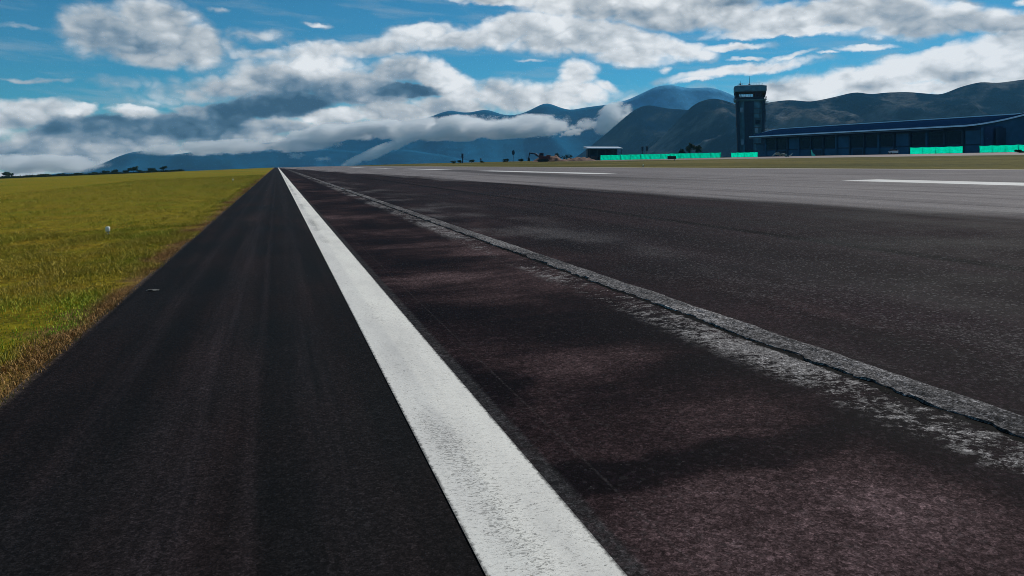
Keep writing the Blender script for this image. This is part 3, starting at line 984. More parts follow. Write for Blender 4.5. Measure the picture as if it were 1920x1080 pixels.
# bands between floors on the bay right of the centre fin
for py in (205, 214, 223, 240):
    k = 1 + (wn_ / wb - 1) * (zt(py) / zn)
    MB().box(wb * .11 * k, -hw * k - .12, zt(py) - .16, wb * .39 * k, -hw * k + .2, zt(py) + .16).build("floor_band", C_steel, tower)
k = 1 + (wn_ / wb - 1) * (zt(230) / zn)
wf_ = MB().box(wb * .16 * k, -hw * k - .22, zt(234.5), wb * .36 * k, -hw * k + .2, zt(225.5)).build("window", C_mast, tower)
MB().box(wb * .185 * k, -hw * k - .25, zt(233.8), wb * .335 * k, -hw * k - .215, zt(226.2)).build("pane", M_win, wf_)
for py0, py1, xa in ((262, 272, -.37), (238, 250, .15), (203, 212, -.37)):
    k = 1 + (wn_ / wb - 1) * (zt((py0 + py1) / 2) / zn)
    MB().box(wb * xa * k, -hw * k - .1, zt(py1), wb * (xa + .12) * k, -hw * k + .1, zt(py0)).build("pale_panel", C_pale, tower)
# balcony, cab
MB().ring([sq(wn_ * .92, zn - .6), sq(wt * 1.04, zn), sq(wt * 1.08, zn + .35)]).build("balcony", C_conc, tower)
rl = MB()
for zz in (.85, 1.25):
    rg = sq(wt * 1.07, zn + .35 + zz)
    rl.tube(rg + [rg[0]], .045, 6)
rg = sq(wt * 1.07, zn + .35)
for i in range(8):
    a, b = Vector(rg[i]), Vector(rg[(i + 1) % 8])
    for q in range(4):
        p_ = a.lerp(b, q / 4)
        rl.box(p_.x - .035, p_.y - .035, p_.z - .05, p_.x + .035, p_.y + .035, p_.z + 1.28)
rl.build("railing", C_mast, tower)
z0, z1 = zn + .36, zt(174)
zs_ = z0 + 1.0
MB().ring([sq(wt * .92, z0), sq(wt * .94, zs_)]).build("cab_sill_wall", C_dark, tower)
MB().ring([sq(wt * .94, zs_ + .003), sq(wt * 1.02, z1)], caps=False).build("cab_glazing", M_glass, tower)
ra, rb = sq(wt * .945, zs_), sq(wt * 1.025, z1)
for i in range(8):
    nseg = 4 if i % 2 == 0 else 1
    for q in range(nseg):
        a = Vector(ra[i]).lerp(Vector(ra[(i + 1) % 8]), q / nseg)
        b = Vector(rb[i]).lerp(Vector(rb[(i + 1) % 8]), q / nseg)
        MB().tube([a, b], .10 if q else .17, 6).build("mullion", C_dark, tower)
# the desk and equipment silhouettes inside
MB().box(-wt * .3, -wt * .25, zs_ - .3, wt * .3, wt * .25, zs_ + .25).build("console", C_dark, tower)
MB().box(wt * .12, -wt * .3, zs_, wt * .40, wt * .34, z1 - .1).build("core_wall", C_dark, tower)
ztop = zt(163)
MB().ring([sq(wt * 1.04, z1 + .002), sq(wt * 1.07, z1 + .5), sq(wt * 1.07, ztop), sq(wt * .9, ztop + .35), sq(wt * .86, ztop + .36)]).build("cab_roof", C_conc, tower)
zr = ztop + .36
r2 = MB()
for w_ in (wt * .8,):
    g = sq(w_, zr + .8)
    r2.tube(g + [g[0]], .03, 6)
    for q in g: r2.box(q[0] - .03, q[1] - .03, zr - .02, q[0] + .03, q[1] + .03, zr + .8)
r2.build("roof_railing", C_mast, tower)
for (x, y, h, rr) in ((-4.0, -1.5, 2.3, .11), (-.2, 0, 4.3, .12), (-2.3, 2.0, 1.5, .06), (1.6, -1.2, 1.7, .06), (2.9, 1.2, 1.3, .06), (3.9, -2, 1.5, .06), (-3.2, .6, 1.6, .06)):
    a = MB().tube([(x, y, zr - .02), (x, y, zr + h * .55), (x, y, zr + h)], [rr, rr * .8, rr * .35], 6)
    if h > 2: a.lathe([(.02, zr + .4), (.42, zr + .55), (.42, zr + .95), (.02, zr + 1.15)], 10, x, y)
    a.build("antenna", C_mast, tower)
# ladder frame and cable tray standing off the right flank
ld = MB()
lx0 = wn_ * .5 + .3
for yy in (-1.2, -.4):
    ld.tube([(wb * .5 + .5, yy, 1.0), (lx0 + .35, yy, zn - .4)], .09, 6)
for q in range(26):
    f = (q + .5) / 26
    xq = (wb * .5 + .5) * (1 - f) + (lx0 + .35) * f
    ld.tube([(xq, -1.2, 1 + (zn - 1.4) * f), (xq, -.4, 1 + (zn - 1.4) * f)], .04, 5)
for f in (.25, .5, .75, .95):
    xq = (wb * .5 + .5) * (1 - f) + (lx0 + .35) * f
    ld.box(wb * .4, -.9, 1 + (zn - 1.4) * f - .08, xq + .6, -.7, 1 + (zn - 1.4) * f + .08)
ld.build("ladder", C_steel, tower)
MB().box(wn_ * .5, -.8, zn - .55, wn_ * .5 + 1.6, 1.0, zn - .25).build("side_platform", C_mast, tower)

# ------------------------------------------------------------------ terminal
LY, RY = 275.0, 193.0
A = Vector(((1424 - 960) / F * LY, LY, 0))
B = Vector(((1880 - 960) / F * RY, RY, 0))
ax = (B - A)
TL = ax.length
tz = 4.3
ux = ax.normalized()
term = empty("terminal_building", (A.x, A.y, tz), atan2(ux.y, ux.x))
# local x along the front towards the right of the picture; local +y is away from the runway
tag(term, "long low airport terminal with dark blue sloping roof, pale eaves and an upswept end", "terminal")
perp = Vector((-ux.y, ux.x, 0))
EZ, RZ = 7.65, 10.45
M_roof = simple("terminal roof sheet", (.004, .020, .06), .9, 0, .2, 1.5, 0.0)
M_trim = simple("pale eave trim", (.62, .78, .95), .5, .1, .1)
M_wall = simple("terminal blue wall", (.008, .036, .10), .7, var=.3, scale=.35)
M_wall2 = simple("terminal light wall", (.020, .095, .18), .75, var=.25, scale=.3)
# roof: eave runs straight, then sweeps up and back to the ridge tip
NX = 60
SW = TL - 9.0
eave, ridge = [], []
for i in range(NX + 1):
    x = -2.0 + (TL + 3.0) * i / NX
    if x <= SW:
        e = Vector((x, -3.0, EZ))
    else:
        f = (x - SW) / (TL + 1.0 - SW)
        e = Vector((x, -3.0 + 11.0 * f ** 1.2, EZ + (RZ - EZ) * f ** 1.7))
    eave.append(e)
    f0 = max(0.0, 1 - (x + 2.0) / 4.5)
    ridge.append(Vector((x, 8.0 - 8.0 * f0, RZ - (RZ - EZ - .25) * f0 ** 1.5)))
rf = MB()
for i in range(NX):
    sag = lambda e, r, t: e.lerp(r, t) + Vector((0, 0, .35 * sin(pi * t)))
    for q in range(6):
        a0, a1 = sag(eave[i], ridge[i], q / 6), sag(eave[i], ridge[i], (q + 1) / 6)
        b0, b1 = sag(eave[i + 1], ridge[i + 1], q / 6), sag(eave[i + 1], ridge[i + 1], (q + 1) / 6)
        dn = Vector((0, 0, -.3))
        rf.hexa([a0 + dn, b0 + dn, b1 + dn, a1 + dn, a0, b0, b1, a1])
# back slope
for i in range(NX):
    bk = Vector((0, 12, -3.0))
    rf.add([ridge[i], ridge[i + 1], ridge[i + 1] + bk, ridge[i] + bk], [(0, 1, 2, 3)])
roof = rf.build("roof", M_roof, term)
def trim(name, pts, off, h, d):
    m_ = MB()
    for i in range(len(pts) - 1):
        a, b = pts[i] + off, pts[i + 1] + off
        m_.hexa([a + Vector((0, -d, -h / 2)), b + Vector((0, -d, -h / 2)), b + Vector((0, 0, -h / 2)), a + Vector((0, 0, -h / 2)),
                 a + Vector((0, -d, h / 2)), b + Vector((0, -d, h / 2)), b + Vector((0, 0, h / 2)), a + Vector((0, 0, h / 2))])
    return m_.build(name, M_trim, roof)
trim("eave_fascia", eave, Vector((0, -.02, -.1)), .42, .18)
trim("ridge_cap", ridge, Vector((0, .1, .16)), .26, .45)
gt = trim("gutter", eave[:int(NX * .86)], Vector((0, .12, -.62)), .28, .2)
gt.data.materials[0] = C_steel
# body
MB().box(1.5, 0.5, -.8, TL - 3.0, 18, EZ - .35).build("wall", M_wall, term)
MB().box(1.5, .35, -.8, TL - 3.0, .497, 2.3).build("plinth", M_wall2, term)
sof = MB().box(0, -2.6, EZ - .62, SW, .49, EZ - .42).build("soffit", C_dark, term)
nb = 15
for i in range(nb + 1):
    x = 3.0 + (TL - 8.5) * i / nb
    MB().box(x - .28, -.05, -.8, x + .28, .49, EZ - .63).build("column", C_dark if i % 3 else M_wall2, term)
    if i < nb:
        bw = (TL - 8.5) / nb
        w_ = MB().box(x + .5, .32, 2.6, x + bw - .5, .495, EZ - 1.2).build("window", C_mast, term)
        MB().box(x + .62, .30, 2.72, x + bw - .62, .318, EZ - 1.32).build("pane", M_win if i % 4 != 2 else M_wall2, w_)
        if i in (1, 4, 7, 11):
            d_ = MB().box(x + 1.0, .24, -.75, x + bw - 1.0, .345, 2.1).build("door", C_dark, term)
            MB().box(x + bw / 2 - .04, .19, .2, x + bw / 2 + .04, .237, .9).build("handle", C_steel, d_)
# glazed corner and wing at the upswept end
gw = MB()
lo_, hi_ = [], []
for i in range(NX + 1):
    if eave[i].x >= SW - 3:
        e = eave[i]
        lo_.append(Vector((e.x - .4, max(.6, e.y + 1.2), -.8)))
        hi_.append(Vector((e.x - .4, max(.6, e.y + 1.2), e.z - .30 + .2 * (e.z - EZ) / (RZ - EZ))))
for i in range(len(lo_) - 1):
    dp = Vector((0, 1.0, 0))
    gw.hexa([lo_[i], lo_[i + 1], lo_[i + 1] + dp, lo_[i] + dp, hi_[i], hi_[i + 1], hi_[i + 1] + dp, hi_[i] + dp])
gw.build("gable_wall", M_wall2, term)
MB().box(TL - 2.4, 0.9, -.8, TL - 1.7, 4.0, EZ - .8).build("end_pier", C_dark, term)
MB().box(TL + .1, 9.5, -.8, TL + 34, 24, EZ - .3).build("end_wing", M_wall2, term)
MB().box(TL + 2.0, 9.0, EZ - .297, TL + 35, 24.5, EZ + .35).build("wing_roof", C_dark, term)
MB().box(TL + 2.5, 9.35, 0.2, TL + 32, 9.497, 3.2).build("wing_windows", M_win, term)
# covered link by the tower foot
MB().box(-4.5, 2.5, -.8, 1.45, 14, 4.9).build("side_block", M_wall2, term)
MB().box(-5.2, 2.0, 4.902, 1.46, 14.5, 5.3).build("side_block_roof", C_dark, term)

# ------------------------------------------------------------------ teal site fences
def m_teal(t):
    p = t.coord()
    x, y, z = t.xyz(p)
    n = t.noise(p, 1.1, 4, .6)
    fo = t.noise(t.scale(p, 2.6, 2.6, .25), 1.5, 3, .6)
    c = t.ramp(n, [(.3, (.0, .80, .60)), (.7, (.0, .95, .78))])
    b = t.new('ShaderNodeBsdfTranslucent')
    t.put(b.inputs['Color'], c)
    d = t.bsdf(c, .6, t.bump(fo, .5, .04), spec=.2)
    mx = t.new('ShaderNodeMixShader')
    mx.inputs[0].default_value = .86
    t.l.new(d, mx.inputs[1])
    t.l.new(b.outputs[0], mx.inputs[2])
    t.out(mx.outputs[0])


M_teal = mat("teal shade net", m_teal)
M_post = simple("fence post timber", (.06, .05, .04), .8)


def site_fence(label, pa, pb, h, panels):
    a, b = at(*pa), at(*pb)
    d = b - a
    L = sqrt(d.x ** 2 + d.y ** 2)
    o = empty("site_fence", a, atan2(d.y, d.x))
    tag(o, label, "fence", "teal net fences along the apron")
    sl = d.z / L
    nseg = panels * 8
    vs, fs = [], []
    for i in range(nseg + 1):
        x = L * i / nseg
        ph = (i % 8) / 8.0
        for jz in range(5):
            zz = jz / 4
            sagz = -.10 * sin(pi * ph) * zz + random.uniform(-.02, .02)
            vs.append((x, .07 * sin(i * 1.9 + jz) + random.uniform(-.03, .03), x * sl + .06 + (h - .06) * zz + sagz))
    for i in range(nseg):
        for jz in range(4):
            k = i * 5 + jz
            fs.append((k, k + 5, k + 6, k + 1))
    net = raw("net", vs, fs, M_teal, o)
    so = net.modifiers.new("thick", 'SOLIDIFY')
    so.thickness = .012
    for i in range(panels + 1):
        x = L * i / panels
        MB().box(x - .05, .14, x * sl - .3, x + .05, .24, x * sl + h + .08).build("post", M_post, o)
    return o


site_fence("longest teal net fence, between the flat roofed shed and the control tower", (1126, 258), (1352, 262), 1.85, 12)
site_fence("short teal net fence standing in front of the control tower foot", (1371, 250), (1421, 246), 1.65, 4)
site_fence("teal net fence in four panels in front of the middle of the terminal", (1706, 190), (1805, 180), 1.72, 4)
site_fence("teal net fence by the upswept terminal end, cut by the right picture edge", (1836, 178), (1990, 160), 1.72, 6)

# ------------------------------------------------------------------ small things on the field
M_white = simple("white lamp housing", (.75, .72, .62), .5, var=.08)
M_black = simple("black sign board", (.006, .006, .007), .5)
M_yel = simple("pale yellow lamp", (.70, .62, .36), .5, var=.08)


def edge_light(v, u, label, m):
    x, y = xy(v, u)
    o = empty("runway_light", (x, y, Z(v, u)), 0)
    tag(o, label, "runway light", "runway edge lights in the grass")
    MB().lathe([(.065, -.02), (.065, .025), (.05, .035)], 16).build("base_plate", C_dark, o)
    MB().lathe([(.022, .03), (.022, .075), (.04, .085)], 12).build("stem", C_steel, o)
    MB().lathe([(.047, .083), (.052, .09), (.053, .17), (.046, .19), (.03, .198), (.004, .20)], 18).build("lamp_housing", m, o, smooth=True)
    return o


edge_light(-2.82, 14.5, "white runway edge light nearest the camera in the left grass", M_white).scale = (.72, .72, .75)
edge_light(-3.28, 62.0, "tiny white edge light far along the left grass verge", M_white)
x_, y_ = vu((1206 - 960) / F * 94, 94)
e3 = edge_light(x_, y_, "pale yellow light in the grass strip across the runway", M_yel)
e3.scale = (1.9, 1.9, 1.9)

# black board sign on short legs
p = at(1259.5, 150)
sg = empty("runway_sign", p, R(-3))
tag(sg, "low black board sign on short legs in the grass strip", "sign")
MB().box(-.85, -.09, .38, .85, .09, .98).build("board", M_black, sg, bevel=.03)
for x in (-.55, .55):
    MB().box(x - .04, -.04, -.1, x + .04, .04, .375).build("leg", C_mast, sg)

# pole with an oval panel, and a dark mast
p = at(962.5, 280)
po = empty("panel_pole", p)
tag(po, "thin pole with an upright oval dark panel beyond the runway", "pole")
hh = zpx(299, 280) - p.z
MB().tube([(0, 0, -.3), (0, 0, zpx(290, 280) - p.z)], .07, 8).build("pole", C_steel, po)
zc = zpx(286.3, 280) - p.z
MB().ring([[(x * .55, y, zc + z * .95) for x, z in ((cos(a), sin(a)) for a in np.linspace(0, 2 * pi, 17)[:-1])] for y in (.06, -.06)]).build("panel", C_dark, po)

p = at(867, 350)
wm = empty("equipment_mast", p)
tag(wm, "dark slim mast with a boxy head among the bushes", "mast")
MB().tube([(.1, 0, -.3), (.1, 0, zpx(296, 350) - p.z)], .28, 8).build("mast", C_dark, wm)
MB().box(-.45, -.3, zpx(296, 350) - p.z + .003, .5, .3, zpx(288, 350) - p.z).build("equipment_box", C_dark, wm, bevel=.06)
p = at(901.5, 350)
wm2 = empty("signal_post", p)
tag(wm2, "short post with a small dark head on the far grass", "post")
MB().tube([(0, 0, -.2), (0, 0, zpx(299.5, 350) - p.z)], .12, 8).build("post", C_dark, wm2)
MB().lathe([(.05, zpx(300, 350) - p.z), (.42, zpx(299, 350) - p.z), (.42, zpx(297.5, 350) - p.z), (.08, zpx(296.6, 350) - p.z)], 10).build("head", C_dark, wm2)

# twin floodlight posts behind the long fence
for px, lb in ((1204.5, "left one of the two dark posts rising behind the long teal fence"), (1213, "right one of the two dark posts rising behind the long teal fence")):
    p = at(px, 275)
    fp = empty("signal_post", p)
    tag(fp, lb, "post", "dark posts behind the teal fence")
    MB().tube([(0, 0, -.3), (0, 0, zpx(283, 275) - p.z)], .12, 8).build("post", C_dark, fp)
    MB().box(-.36, -.25, zpx(283.2, 275) - p.z, .36, .25, zpx(274.5, 275) - p.z).build("head", C_dark, fp, bevel=.05)

# flat roofed shed
p = at(1133, 300)
sh = empty("open_shed", p, R(6))
tag(sh, "open shed with a pale flat roof at the long teal fence's left end", "shed")
s_ = 300 / F
zr0, zr1 = zpx(279.2, 300) - p.z, zpx(276.0, 300) - p.z
MB().hexa([(-33 * s_, -2.5, zr0), (33 * s_, -2.5, zr0), (35 * s_, 7, zr0 + .3), (-33 * s_, 7, zr0 + .3),
           (-33 * s_, -2.5, zr0 + .28), (33 * s_, -2.5, zr0 + .28), (35 * s_, 7, zr1 + .42), (-33 * s_, 7, zr1 + .42)]).build("roof", simple("shed roof sheet", (.42, .50, .60), .5, .1), sh)
MB().box(-28 * s_, 3.0, -.4, 28 * s_, 6.5, zr0 - .01).build("wall", C_dark, sh)
for x in (-30, -15, 0, 15, 30):
    MB().box(x * s_ - .12, -2.2, -.4, x * s_ + .12, -1.96, zr0 - .003).build("post", C_mast, sh)
for x, w_, h_ in ((-24, 2.2, 1.6), (-11, 1.4, 1.2), (6, 2.6, 1.9)):
    MB().box(x * s_, -.5, -.3, x * s_ + w_, 1.4, h_).build("bay_partition", simple("bay panel", (.09, .06, .06), .8), sh)

# earth mound and excavator
M_earth = simple("red earth", (.16, .085, .06), .95, var=.45, scale=.6)


def mound(px, Y, L, Wd, H, seed, label):
    p = at(px, Y)
    nx, ny = 40, 18
    vs = []
    for j in range(ny + 1):
        for i in range(nx + 1):
            a, b = i / nx * 2 - 1, j / ny * 2 - 1
            r = max(0, 1 - a * a) ** .8 * max(0, 1 - b * b)
            q = .55 + .65 * mnoise.fractal(Vector((a * 3.2, b * 2.0, seed)), 1, 2, 4) + .35
            vs.append((a * L / 2, b * Wd / 2, H * r * max(.1, q) - .15))
    fs = [(j * (nx + 1) + i, j * (nx + 1) + i + 1, (j + 1) * (nx + 1) + i + 1, (j + 1) * (nx + 1) + i) for j in range(ny) for i in range(nx)]
    o = raw("earth_mound", vs, fs, M_earth, smooth=True)
    o.location = p
    tag(o, label, "earth mound", "spoil heaps across the runway")


mound(1032, 262, 13, 8, 2.0, 1.3, "larger reddish earth heap right of the excavator arm")
mound(1088, 268, 12, 8, 1.4, 5.1, "lower brown earth heap just left of the open shed")

p = at(1018, 255)
ex = empty("excavator", p, R(4))
tag(ex, "dark red excavator with its arm bent down on the far grass", "excavator")
M_red = simple("worn red paint", (.10, .018, .022), .55, var=.35)
e_ = 255 / F
MB().ring([[(-1.9, y, .45), (-1.5, y, 0), (1.5, y, 0), (1.9, y, .45), (1.5, y, .9), (-1.5, y, .9)] for y in (-1.3, -.7)]).build("track", M_black, ex)
MB().ring([[(-1.9, y, .45), (-1.5, y, 0), (1.5, y, 0), (1.9, y, .45), (1.5, y, .9), (-1.5, y, .9)] for y in (.7, 1.3)]).build("track", M_black, ex)
bd_ = MB().box(-1.4, -1.2, .95, 2.3, 1.2, 1.9).build("body", M_red, ex, bevel=.12)
MB().box(1.2, -1.2, 1.903, 2.5, 1.2, 2.3).build("engine_cover", M_red, ex, bevel=.1)
cb = MB().hexa([(-1.5, -1.15, 1.905), (.1, -1.15, 1.905), (.1, -.1, 1.905), (-1.5, -.1, 1.905), (-1.2, -1.1, 3.0), (.1, -1.1, 3.0), (.1, -.15, 3.0), (-1.2, -.15, 3.0)]).build("cab", M_red, ex)
MB().box(-1.05, -1.19, 2.15, -.05, -1.152, 2.85).build("cab_window", M_win, cb)
MB().tube([(-1.0, .3, 1.7), (-2.6, .3, 2.75), (-4.6, .3, 3.0)], [.28, .26, .2], 8).build("boom", C_dark, ex)
MB().tube([(-4.5, .3, 3.15), (-4.9, .3, 1.3)], [.22, .15], 8).build("dipper_arm", C_dark, ex)
MB().hexa([(-5.3, -.3, .25), (-4.4, -.3, .15), (-4.4, .9, .15), (-5.3, .9, .25), (-5.2, -.3, 1.25), (-4.6, -.3, 1.4), (-4.6, .9, 1.4), (-5.2, .9, 1.25)]).build("bucket", M_black, ex)
MB().tube([(-1.6, .3, 1.75), (-2.9, .3, 2.45)], .1, 6).build("hydraulic_ram", C_steel, ex)

# loose teal sheets by the terminal
def loose_sheet(px0, px1, pys, Y, label, seed, wdt=.9):
    n = 24
    vs, fs = [], []
    g = at((px0 + px1) / 2, Y)
    for i in range(n + 1):
        f = i / n
        x = (px0 + (px1 - px0) * f - 960) / F * Y - g.x
        py = float(np.interp(f, np.linspace(0, 1, len(pys)), pys))
        z = zpx(py, Y) - g.z
        for j in range(6):
            b = j / 5
            vs.append((x + .12 * sin(seed + i * .9 + j), (b - .5) * wdt * 1.4, max(-.05, z - .25 - .45 * b + .10 * sin(i * 1.3 + j * 2 + seed))))
    for i in range(n):
        for j in range(5):
            k = i * 6 + j
            fs.append((k, k + 1, k + 7, k + 6))
    o = raw("tarpaulin", vs, fs, mat("pale teal sheet", lambda t: t.out(t.bsdf(t.ramp(t.noise(t.coord(), 1.6, 4, .6), [(.35, (.20, .38, .38)), (.6, (.48, .62, .62))]), .5))), smooth=True)
    o.location = g
    so = o.modifiers.new("thick", 'SOLIDIFY')
    so.thickness = .03
    tag(o, label, "tarpaulin")
    return o


loose_sheet(1450, 1485, [288, 284.5, 285.5, 287, 286, 288, 291.5, 289, 286], 205, "crumpled pale teal sheet lying before the left part of the terminal", 1.0)
p = at(1526, 203)
fs_ = empty("teal_sheet_stand", p)
tag(fs_, "small bright teal upright sheet leaning before the terminal", "sheet")
q_ = 203 / F
raw("sheet", [(-4 * q_, 0, .1), (3.5 * q_, .1, .0), (2.5 * q_, .15, 3.0 * q_), (-1 * q_, .35, 6 * q_), (-3.0 * q_, .5, 12.5 * q_), (-4.6 * q_, .4, 11 * q_)], [(0, 1, 2, 3), (0, 3, 4, 5)],
    simple("bright teal", (.06, .60, .48), .5), fs_).modifiers.new("thick", 'SOLIDIFY').thickness = .04
MB().tube([(-3 * q_, .62, -.2), (-3 * q_, .62, 11.5 * q_)], .04, 6).build("post", M_post, fs_)

# parked car by the fence
p = at(1674.5, 205)
car = empty("parked_car", p, R(78))
tag(car, "white car parked in the shade under the terminal windows", "car")
M_carw = simple("white car paint", (.60, .62, .66), .3, var=.05)
MB().hexa([(-2.0, -.8, .35), (2.0, -.8, .35), (2.0, .8, .35), (-2.0, .8, .35), (-1.95, -.78, .95), (1.95, -.78, .85), (1.95, .78, .85), (-1.95, .78, .95)]).build("body", M_carw, car, bevel=.08)
cbn = MB().hexa([(-1.6, -.74, .93), (1.0, -.74, .9), (1.0, .74, .9), (-1.6, .74, .93), (-1.2, -.62, 1.45), (.4, -.62, 1.45), (.4, .62, 1.45), (-1.2, .62, 1.45)]).build("cabin", M_win, car)
MB().box(-1.15, -.6, 1.453, .35, .6, 1.49).build("roof", M_carw, cbn)
for x in (-1.25, 1.25):
    for y in (-.8, .8):
        w_ = MB().ring([[(x + .32 * cos(a), yy, .32 + .32 * sin(a)) for a in np.linspace(0, 2 * pi, 15)[:-1]] for yy in (y - .1, y + .1)]).build("wheel", M_black, car)

# scrap of paper on the shoulder
Yp = CAMH / (546 - HZ) * F
g = Vector(((284 - 960) / F * Yp, Yp, 0.003))
vs = []
for i in range(7):
    for j in range(4):
        vs.append((i * .018 - .054 + random.uniform(-.004, .004), j * .016 + random.uniform(-.004, .004), random.uniform(.0, .012)))
sc_o = raw("paper_scrap", vs, [(i * 4 + j, i * 4 + j + 4, i * 4 + j + 5, i * 4 + j + 1) for i in range(6) for j in range(3)], simple("grubby paper", (.11, .11, .10), .9))
sc_o.location = g
sc_o.modifiers.new("thick", 'SOLIDIFY').thickness = .001
tag(sc_o, "small crumpled pale scrap lying on the dark shoulder", "litter")

# ------------------------------------------------------------------ trees and bushes
def m_leaf(t):
    at_ = t.new('ShaderNodeAttribute', attribute_name='tint')
    c = t.v('SCALE', t.comb(.020, .040, .016), at_.outputs['Fac'])
    t.out(t.bsdf(c, .8, spec=.1))


M_leaf = mat("dark leaves", m_leaf)
M_bark = simple("bark", (.035, .028, .022), .9)


def crown_mesh(name, parent, H, Wd, z0, n, seed, leaf):
    r_ = np.random.default_rng(seed)
    k = max(5, int(5 + Wd))
    cs = [(r_.uniform(-.34, .34) * Wd, r_.uniform(-.34, .34) * Wd, z0 + (H - z0) * r_.uniform(.25, .80), r_.uniform(.16, .30)) for _ in range(k)]
    V, C = [], []
    for i in range(n):
        cx, cy2, cz, rr = cs[r_.integers(k)]
        d = r_.normal(size=3)
        d /= np.linalg.norm(d)
        rad = r_.random() ** .5
        c = np.array([cx + d[0] * rad * rr * Wd, cy2 + d[1] * rad * rr * Wd, cz + d[2] * rad * rr * (H - z0) * .95])
        a, b = r_.normal(size=3), r_.normal(size=3)
        a /= np.linalg.norm(a)
        b -= a * a.dot(b)
        b /= np.linalg.norm(b)
        s = leaf * r_.uniform(.6, 1.4)
        V += [c - a * s - b * s * .5, c + a * s - b * s * .5, c + a * s * .4 + b * s * .8, c - a * s * .5 + b * s * .7]
        C += [r_.uniform(.5, 1.6)] * 4
    fs = [(4 * i, 4 * i + 1, 4 * i + 2, 4 * i + 3) for i in range(n)]
    o = raw(name, V, fs, M_leaf, parent)
    at_ = o.data.attributes.new('tint', 'FLOAT', 'POINT')
    at_.data.foreach_set('value', np.array(C, dtype=np.float32))
    return o, cs


def tree(px, Y, top, wpx, label, group, seed, sink=0.0):
    p = at(px, Y)
    H = zpx(top, Y) - p.z
    Wd = wpx * Y / F
    o = empty("tree", p, seed)
    tag(o, label, "tree", group)
    H = max(H, 2.0)
    cr, cs = crown_mesh("crown", o, H, Wd, H * .25, 520, seed, .16 + .03 * Wd)
    t = MB().tube([(0, 0, -.4), (.05 * Wd, 0, H * .3), (0, .03, H * .6)], [.05 * H ** .9 * .7, .035 * H ** .9 * .7, .05], 8)
    for cx, cy2, cz, rr in cs[:5]:
        t.tube([(.04 * Wd, 0, H * .28), (cx * .5, cy2 * .5, (H * .3 + cz) / 2), (cx, cy2, cz)], [.07, .05, .025], 5)
    t.build("trunk", M_bark, o)


LT = [(15, 321, 17, "round dark tree at the left end of the far tree row"), (83, 326, 13, "small low tree standing alone between the leftmost tree and the row"),
      (147, 325, 15, "low tree at the left start of the close tree row"), (177, 325, 11, "smallest tree of the far row"),
      (199, 319, 13, "round tree left of the thin leaning tree"), (215, 318, 12, "thin tree right of the round tree in the row"),
      (236, 318, 10, "narrow tree left of the tallest tree of the row"), (250, 311, 19, "tallest spreading tree of the far row"),
      (262, 319, 12, "low bushy tree at the foot of the tallest one"), (283, 314, 16, "broad tree second from the right end of the row"),
      (307, 311, 14, "tree at the right end of the far row")]
for i, (px, top, w_, lb) in enumerate(LT):
    tree(px, 520, top, w_, lb, "trees beyond the left grass", 11 + i)


def bush(px, Y, top, wpx, label, seed, group="bushes across the runway"):
    p = at(px, Y)
    H = max(.7, zpx(top, Y) - p.z)
    Wd = wpx * Y / F
    o = empty("bush", p)
    tag(o, label, "bush", group)
    crown_mesh("foliage", o, H, Wd, -.1, 320, seed, .16)
    t = MB()
    for q in range(4): t.tube([(0, 0, -.2), (random.uniform(-.2, .2) * Wd, random.uniform(-.2, .2) * Wd, H * .6)], [.05, .02], 5)
    t.build("stem", M_bark, o)


for i, (px, Y, top, w_, lb) in enumerate([(850, 330, 300.5, 14, "low dark bush left of the slim mast"), (861, 335, 299.5, 9, "dark bush touching the slim mast"),
                                          (885, 330, 299.5, 12, "dark bush between the mast and the short post"), (903, 335, 301, 10, "small bush at the short post's foot"),
                                          (949, 300, 297.5, 14, "rounded dark bush left of the oval panel pole"), (977, 290, 297.5, 13, "flat dark bush between the panel pole and the excavator"),
                                          (1062, 280, 288, 24, "dark bush behind the larger earth heap"), (1044, 285, 285.5, 12, "taller bush rising behind the earth heap"),
                                          (1912, 140, 282, 14, "black bush in front of the teal fence at the right edge")]):
    bush(px, Y, top, w_, lb, 40 + i)
for i, (px, Y, top, w_, lb) in enumerate([(1279, 330, 274, 12, "left tree of the clump behind the long teal fence"), (1294, 334, 266, 18, "tallest tree of the clump behind the long teal fence"),
                                          (1309, 330, 271, 14, "right tree of the clump behind the long teal fence")]):
    tree(px, Y, top, w_, lb, "trees behind the long teal fence", 70 + i)


# dark hedge line closing the left field
def hedge():
    V, C = [], []
    r_ = np.random.default_rng(5)
    for i in range(5200):
        px = r_.uniform(-120, 345)
        Y = 505 + r_.uniform(-4, 4)
        p = at(px, Y)
        hgt = 1.0 + .9 * mnoise.noise(Vector((px / 22.0, 0, 3))) + (.5 if px < 120 else 0)
        c = np.array([p.x, p.y, p.z + r_.random() * max(.3, hgt)])
        a, b = r_.normal(size=3) * .35, r_.normal(size=3) * .3
        V += [c - a, c - b, c + a, c + b]
        C += [r_.uniform(.5, 1.4)] * 4
    o = raw("hedge", V, [(4 * i, 4 * i + 1, 4 * i + 2, 4 * i + 3) for i in range(len(V) // 4)], M_leaf)
    at_ = o.data.attributes.new('tint', 'FLOAT', 'POINT')
    at_.data.foreach_set('value', np.array(C, dtype=np.float32))
    tag(o, "low dark hedge line along the far end of the left grass", "hedge", kind='stuff')


hedge()


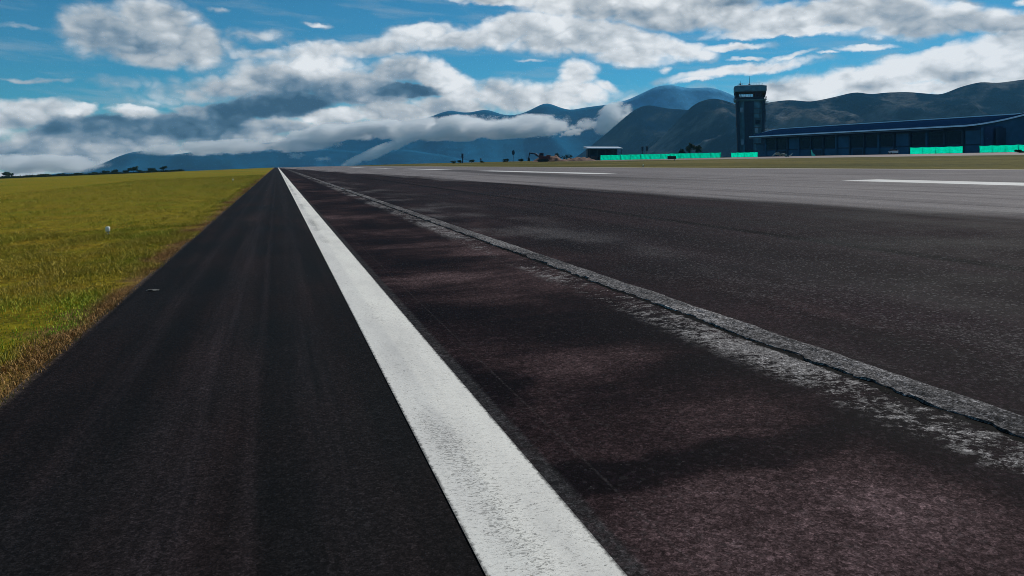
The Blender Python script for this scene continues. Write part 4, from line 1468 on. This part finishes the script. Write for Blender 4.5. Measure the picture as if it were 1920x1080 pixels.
# ------------------------------------------------------------------ low cloud lying on the far mountains
def m_cloud(size, seed, dens, cover, fine=1.0):
    def fn(t):
        p = t.coord()
        s = t.v('DIVIDE', p, tuple(size))
        r = t.v('LENGTH', s, out=1)
        q = t.v('ADD', p, (seed * 731.0, seed * 317.0, 0))
        n = t.noise(t.scale(q, .8, .8, 1.4), .0062 * fine, 7, .64)
        k = t.m('ADD', t.m('SUBTRACT', 1.0, r), t.m('MULTIPLY', t.m('SUBTRACT', n, .5), 3.6))
        d = t.m('MULTIPLY', t.ss(k, cover + .05, cover + .40), dens)
        d = t.m('MULTIPLY', d, t.ss(r, .8, 1.0, 1, 0))
        nd = t.new('ShaderNodeVolumePrincipled')
        nd.inputs['Color'].default_value = (.99, .99, .99, 1)
        nd.inputs['Anisotropy'].default_value = 0.0
        t.put(nd.inputs['Density'], d)
        t.out(vol=nd.outputs[0])
    return fn


def low_cloud(px, py, rx, ry, tilt, Y, depth, seed, dens, cover, label, fine=1.0):
    a, c = rx * Y / F, ry * Y / F
    bm = bmesh.new()
    bmesh.ops.create_icosphere(bm, subdivisions=3, radius=1.0)
    for v in bm.verts:
        v.co = Vector((v.co.x * a, v.co.y * depth, v.co.z * c))
    me = bpy.data.meshes.new("low_cloud")
    bm.to_mesh(me)
    bm.free()
    me.materials.append(mat("cloud vapour", m_cloud((a, depth, c), seed, dens, cover, fine)))
    o = bpy.data.objects.new("low_cloud", me)
    col.objects.link(o)
    o.location = ((px - 960) / F * Y, Y, zpx(py, Y))
    o.rotation_euler = (0, R(-tilt), 0)
    tag(o, label, "cloud", kind='stuff')


low_cloud(870, 240, 270, 27, 2, 5350, 330, 1, .030, .05, "long white cloud bank hiding the middle of the far mountains")
low_cloud(1148, 222, 46, 30, 32, 5250, 180, 2, .022, .0, "bright puff of cloud tucked against the dark wooded hill")
low_cloud(715, 282, 95, 12, 22, 5200, 140, 3, .020, .0, "slanting white wisp reaching down to the runway's end", 2.2)
low_cloud(640, 246, 120, 20, 6, 5300, 250, 6, .02, .05, "small grey cloud left of the long white bank, touching it")
low_cloud(1076, 247, 40, 11, 8, 5150, 90, 7, .02, .3, "small torn puff under the right end of the long white bank", 3.2)
low_cloud(1022, 252, 34, 8, 3, 5150, 90, 8, .016, .3, "faint puff hanging below the middle of the long white bank", 3.6)
low_cloud(556, 292, 22, 8, 0, 5150, 90, 9, .014, .35, "left one of two little cloud puffs low over the runway end", 5.0)
low_cloud(606, 298, 20, 6, 0, 5150, 90, 10, .018, .35, "right one of two little cloud puffs low over the runway end", 5.0)
low_cloud(450, 276, 220, 17, 2, 5250, 260, 4, .012, .15, "grey cloud skirt lying along the top of the left ridge")
low_cloud(60, 308, 160, 22, 0, 5250, 300, 5, .014, .10, "pale cloud mass resting on the ground at the far left")
